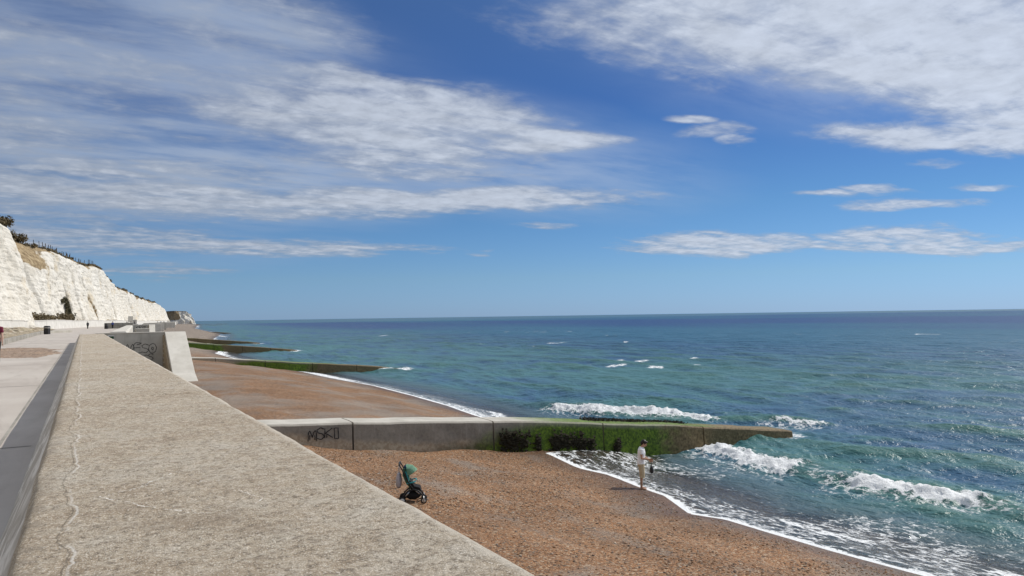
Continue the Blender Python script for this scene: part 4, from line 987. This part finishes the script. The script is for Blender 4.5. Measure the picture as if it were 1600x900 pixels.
# small dark bag held in front by the far hand
Mp = Matrix.Translation((bp[0], bp[1], zb)) @ Matrix.Rotation(hd_, 4, 'Z')
wr = ap[1][2]
def bag(name, M, label, cat, mat, w_, d_, h_, drop):
    e = empty(name, M.translation); e.matrix_world = M; tag(e, label, cat)
    bm = bmesh.new()
    chain(bm, [(0, 0, -drop - h_), (0, 0, -drop - h_ * .8), (0, 0, -drop - h_ * .4), (0, 0, -drop - h_ * .06), (0, 0, -drop)], [(w_ * .36, d_ * .3), (w_ * .52, d_ * .5), (w_ * .5, d_ * .5), (w_ * .40, d_ * .3), (w_ * .36, d_ * .14)], 14)
    finish('pouch', bm, mat, e, True)
    bm = bmesh.new()
    chain(bm, [(0, -w_ * .25, -drop + .0), (0, -w_ * .16, -drop * .4), (0, 0, 0), (0, w_ * .16, -drop * .4), (0, w_ * .25, -drop)], .012, 6); finish('strap', bm, mat, e, True)
    return e
bag('shoulder_bag', Mp @ Matrix.Translation((wr + ap[1][3] * .09) * kk), 'small dark bag hanging from the hand of the person in white', 'bag', M_black, .24, .15, .26, .16)
bm = bmesh.new(); c_ = (ap[0][2] + ap[0][3] * .12) * kk; boxbm(bm, c_ + Vector((0, 0.0, .028)), (.15, .075, .012), bev=.003)
ph_ = finish('phone', bm, M_black); ph_.matrix_world = Mp; tag(ph_, 'dark phone in the hand of the person in white', 'phone')

M_maroon = plain('maroon_cotton', (.16, .022, .045), .85, .1, 10); M_navy = plain('black_trousers', (.012, .012, .016), .85, .1, 10)
M_blond = plain('fair_hair', (.42, .32, .20), .6, .2, 30)
M_blue = plain('blue_jacket', (.045, .07, .22), .8, .1, 10); M_gr = plain('grey_jacket', (.06, .06, .065), .8, .1, 10)
person((-2.80, 33.6, 0), R(100), 'walker in a maroon t-shirt and black trousers on the promenade', M_maroon, M_navy, M_blond, M_skin2, 1.72, arms=((-.12, .15), (.2, .3)), short=False, vox=.012, sleeve=.6, stride=.16, shoes=M_black)
person((1.0, 210, 0), R(80), 'dark clothed figure walking near the retaining wall', M_gr, M_navy, M_hair, M_skin, 1.75, short=False, vox=.03, sleeve=1.8, stride=.2, shoes=M_black)
person((6.1, 204, 0), R(-100), 'walker in blue on the far promenade beside the black bin', M_blue, M_navy, M_hair, M_skin, 1.72, short=False, vox=.03, sleeve=1.8, stride=.2, shoes=M_black)
for i, (x_, y_) in enumerate([(11.7, 262), (12.9, 264), (14.0, 266)]):
    e, _, _ = person((x_, y_, .42), R(-40 + 25 * i), 'dark clothed person sitting on the far sea wall', (M_gr, M_navy, M_gr)[i], M_navy, M_hair, M_skin, 1.72, short=False, vox=.035, sleeve=1.8, sit=True, shoes=M_black); e['group'] = 'people sitting on the far wall'
for i, (x_, y_) in enumerate([(40, 520), (42.5, 526), (45, 535)]):
    e, _, _ = person((x_, y_, 0), R(60 * i), 'tiny distant walker on the promenade below the cliff', (M_gr, M_blue, M_navy)[i], M_navy, M_hair, M_skin, 1.75, short=False, vox=.045, sleeve=1.8, stride=.15, shoes=M_black); e['group'] = 'distant walkers'

# ------------------------------------------------------------------ pushchair
M_green = plain('sea_green_fabric', (.25, .47, .33), .8, .1, 14); M_dkgreen = plain('dark_green_fabric', (.04, .11, .07), .8, .15, 14)
M_teal = plain('teal_trim', (.04, .30, .33), .5, .05, 14); M_navyf = plain('navy_fabric', (.02, .05, .12), .8)
M_mesh = plain('black_fabric', (.012, .012, .013), .9, .2, 14); M_tyre = plain('tyre', (.015, .015, .015), .8); M_hub = plain('pale_hub', (.62, .60, .55), .5); M_alu = plain('aluminium', (.55, .55, .54), .3, .05, 20, .5, .8)
sx0, sy0 = 7.66, 19.22
zc = float(beach(np.array([sx0]), np.array([sy0]))[0])
sa = R(-24)
stE = empty('pushchair', (sx0, sy0, zc - .015), sa); tag(stE, 'folding pushchair with sea green canopy and black basket standing on the shingle', 'pushchair')
stE.rotation_euler = (0, R(1.5), sa); stE.scale = (1.05, 1.05, 1.05)
def T(name, pts, r, mat, parent=stE, seg=8):
    bm = bmesh.new(); chain(bm, pts, r, seg); return finish(name, bm, mat, parent, True)
for s2 in (-1, 1):
    T('frame_arch', [(-.27, s2 * .20, .10), (-.235, s2 * .20, .21), (-.13, s2 * .19, .31), (.0, s2 * .19, .355), (.12, s2 * .185, .32), (.215, s2 * .17, .22), (.25, s2 * .16, .09)], .020, M_black)
    T('frame_stay', [(-.20, s2 * .19, .17), (-.10, s2 * .18, .30)], .014, M_alu); T('frame_stay', [(.06, s2 * .17, .32), (.15, s2 * .165, .24)], .014, M_alu)
    T('push_arm', [(-.36, s2 * .205, .965), (-.30, s2 * .21, .87), (-.20, s2 * .21, .68), (-.08, s2 * .20, .46), (.02, s2 * .19, .34)], [.019, .016, .016, .016, .016], M_black)
    T('seat_rail', [(-.20, s2 * .185, .80), (-.13, s2 * .185, .60), (-.115, s2 * .185, .52)], .013, M_teal)
    # rear wheel
    wr_ = T('wheel', [(-.27, s2 * .235 - .024, .088), (-.27, s2 * .235 + .024, .088)], .088, M_tyre, seg=24)
    T('hub_cap', [(-.27, s2 * .235 + s2 * .022, .088), (-.27, s2 * .235 + s2 * .030, .088)], .060, M_hub, wr_, 20)
    fw_ = T('wheel', [(.262, s2 * .165 - .02, .075), (.262, s2 * .165 + .02, .075)], .075, M_tyre, seg=24)
    T('hub_cap', [(.262, s2 * .165 + s2 * .018, .075), (.262, s2 * .165 + s2 * .026, .075)], .045, M_hub, fw_, 20)
    T('fork', [(.25, s2 * .165, .19), (.262, s2 * .195, .13), (.262, s2 * .195, .07)], .016, M_alu)
T('push_handle', [(-.36, -.205, .965), (-.365, -.10, .975), (-.367, 0, .977), (-.365, .10, .975), (-.36, .205, .965)], .024, M_black)
T('axle', [(-.27, -.23, .088), (-.27, .23, .088)], .012, M_black)
T('brake_bar', [(.20, -.16, .075), (.10, -.15, .03), (.10, .15, .03), (.20, .16, .075)], .010, M_black)
T('bumper_bar', [(-.17, -.19, .50), (-.02, -.205, .535), (.045, -.17, .555), (.065, 0, .56), (.045, .17, .555), (-.02, .205, .535), (-.17, .19, .50)], .016, M_teal)
bm = bmesh.new(); prism(bm, [(-.275, .86), (-.215, .88), (-.09, .54), (.0, .40), (-.07, .35), (-.19, .50), (-.28, .70)], 'y', -.165, .165); finish('backrest', bm, M_dkgreen, stE, bev=.015)
bm = bmesh.new(); prism(bm, [(-.155, .56), (-.085, .58), (.03, .43), (.16, .40), (.20, .30), (.10, .29), (-.06, .33)], 'y', -.172, .172); finish('seat', bm, M_mesh, stE, bev=.015)
T('headrest', [(-.215, -.13, .865), (-.205, 0, .885), (-.215, .13, .865)], [.045, .055, .045], M_navyf)
# canopy: fan of fabric between three hoops
bm = bmesh.new(); hinge = Vector((-.15, 0, .67)); rings = []
for a in (100, 84, 66, 48, 34):
    ring = []
    for j in range(13):
        t = math.pi * j / 12; y_ = -.20 * math.cos(t); rr_ = .055 + .225 * math.sin(t) ** .55 * (1 - .05 * (a in (84, 48)))
        ring.append(bm.verts.new(hinge + Vector((math.cos(R(a)) * rr_, y_, math.sin(R(a)) * rr_))))
    rings.append(ring)
for A, B in zip(rings, rings[1:]):
    for j in range(12): bm.faces.new((A[j], A[j + 1], B[j + 1], B[j]))
bmesh.ops.solidify(bm, geom=bm.faces[:], thickness=.008); finish('canopy', bm, M_green, stE)
bm = bmesh.new()
chain(bm, [(-.215, 0, .20), (-.17, 0, .195), (-.08, 0, .19), (.03, 0, .19), (.13, 0, .20), (.20, 0, .215)], [(.14, .02), (.165, .08), (.17, .125), (.17, .125), (.155, .085), (.13, .02)], 18); finish('basket', bm, M_mesh, stE, True)
Ms = stE.matrix_basis if False else Matrix.Translation(stE.location) @ stE.rotation_euler.to_matrix().to_4x4() @ Matrix.Scale(1.05, 4)
M_gbag = plain('pale_grey_fabric', (.42, .40, .42), .85, .12, 10)
bag('carrier_bag', Ms @ Matrix.Translation((-.375, -.02, .955)), 'pale grey bag hanging from the pushchair handle', 'bag', M_gbag, .32, .15, .37, .21)
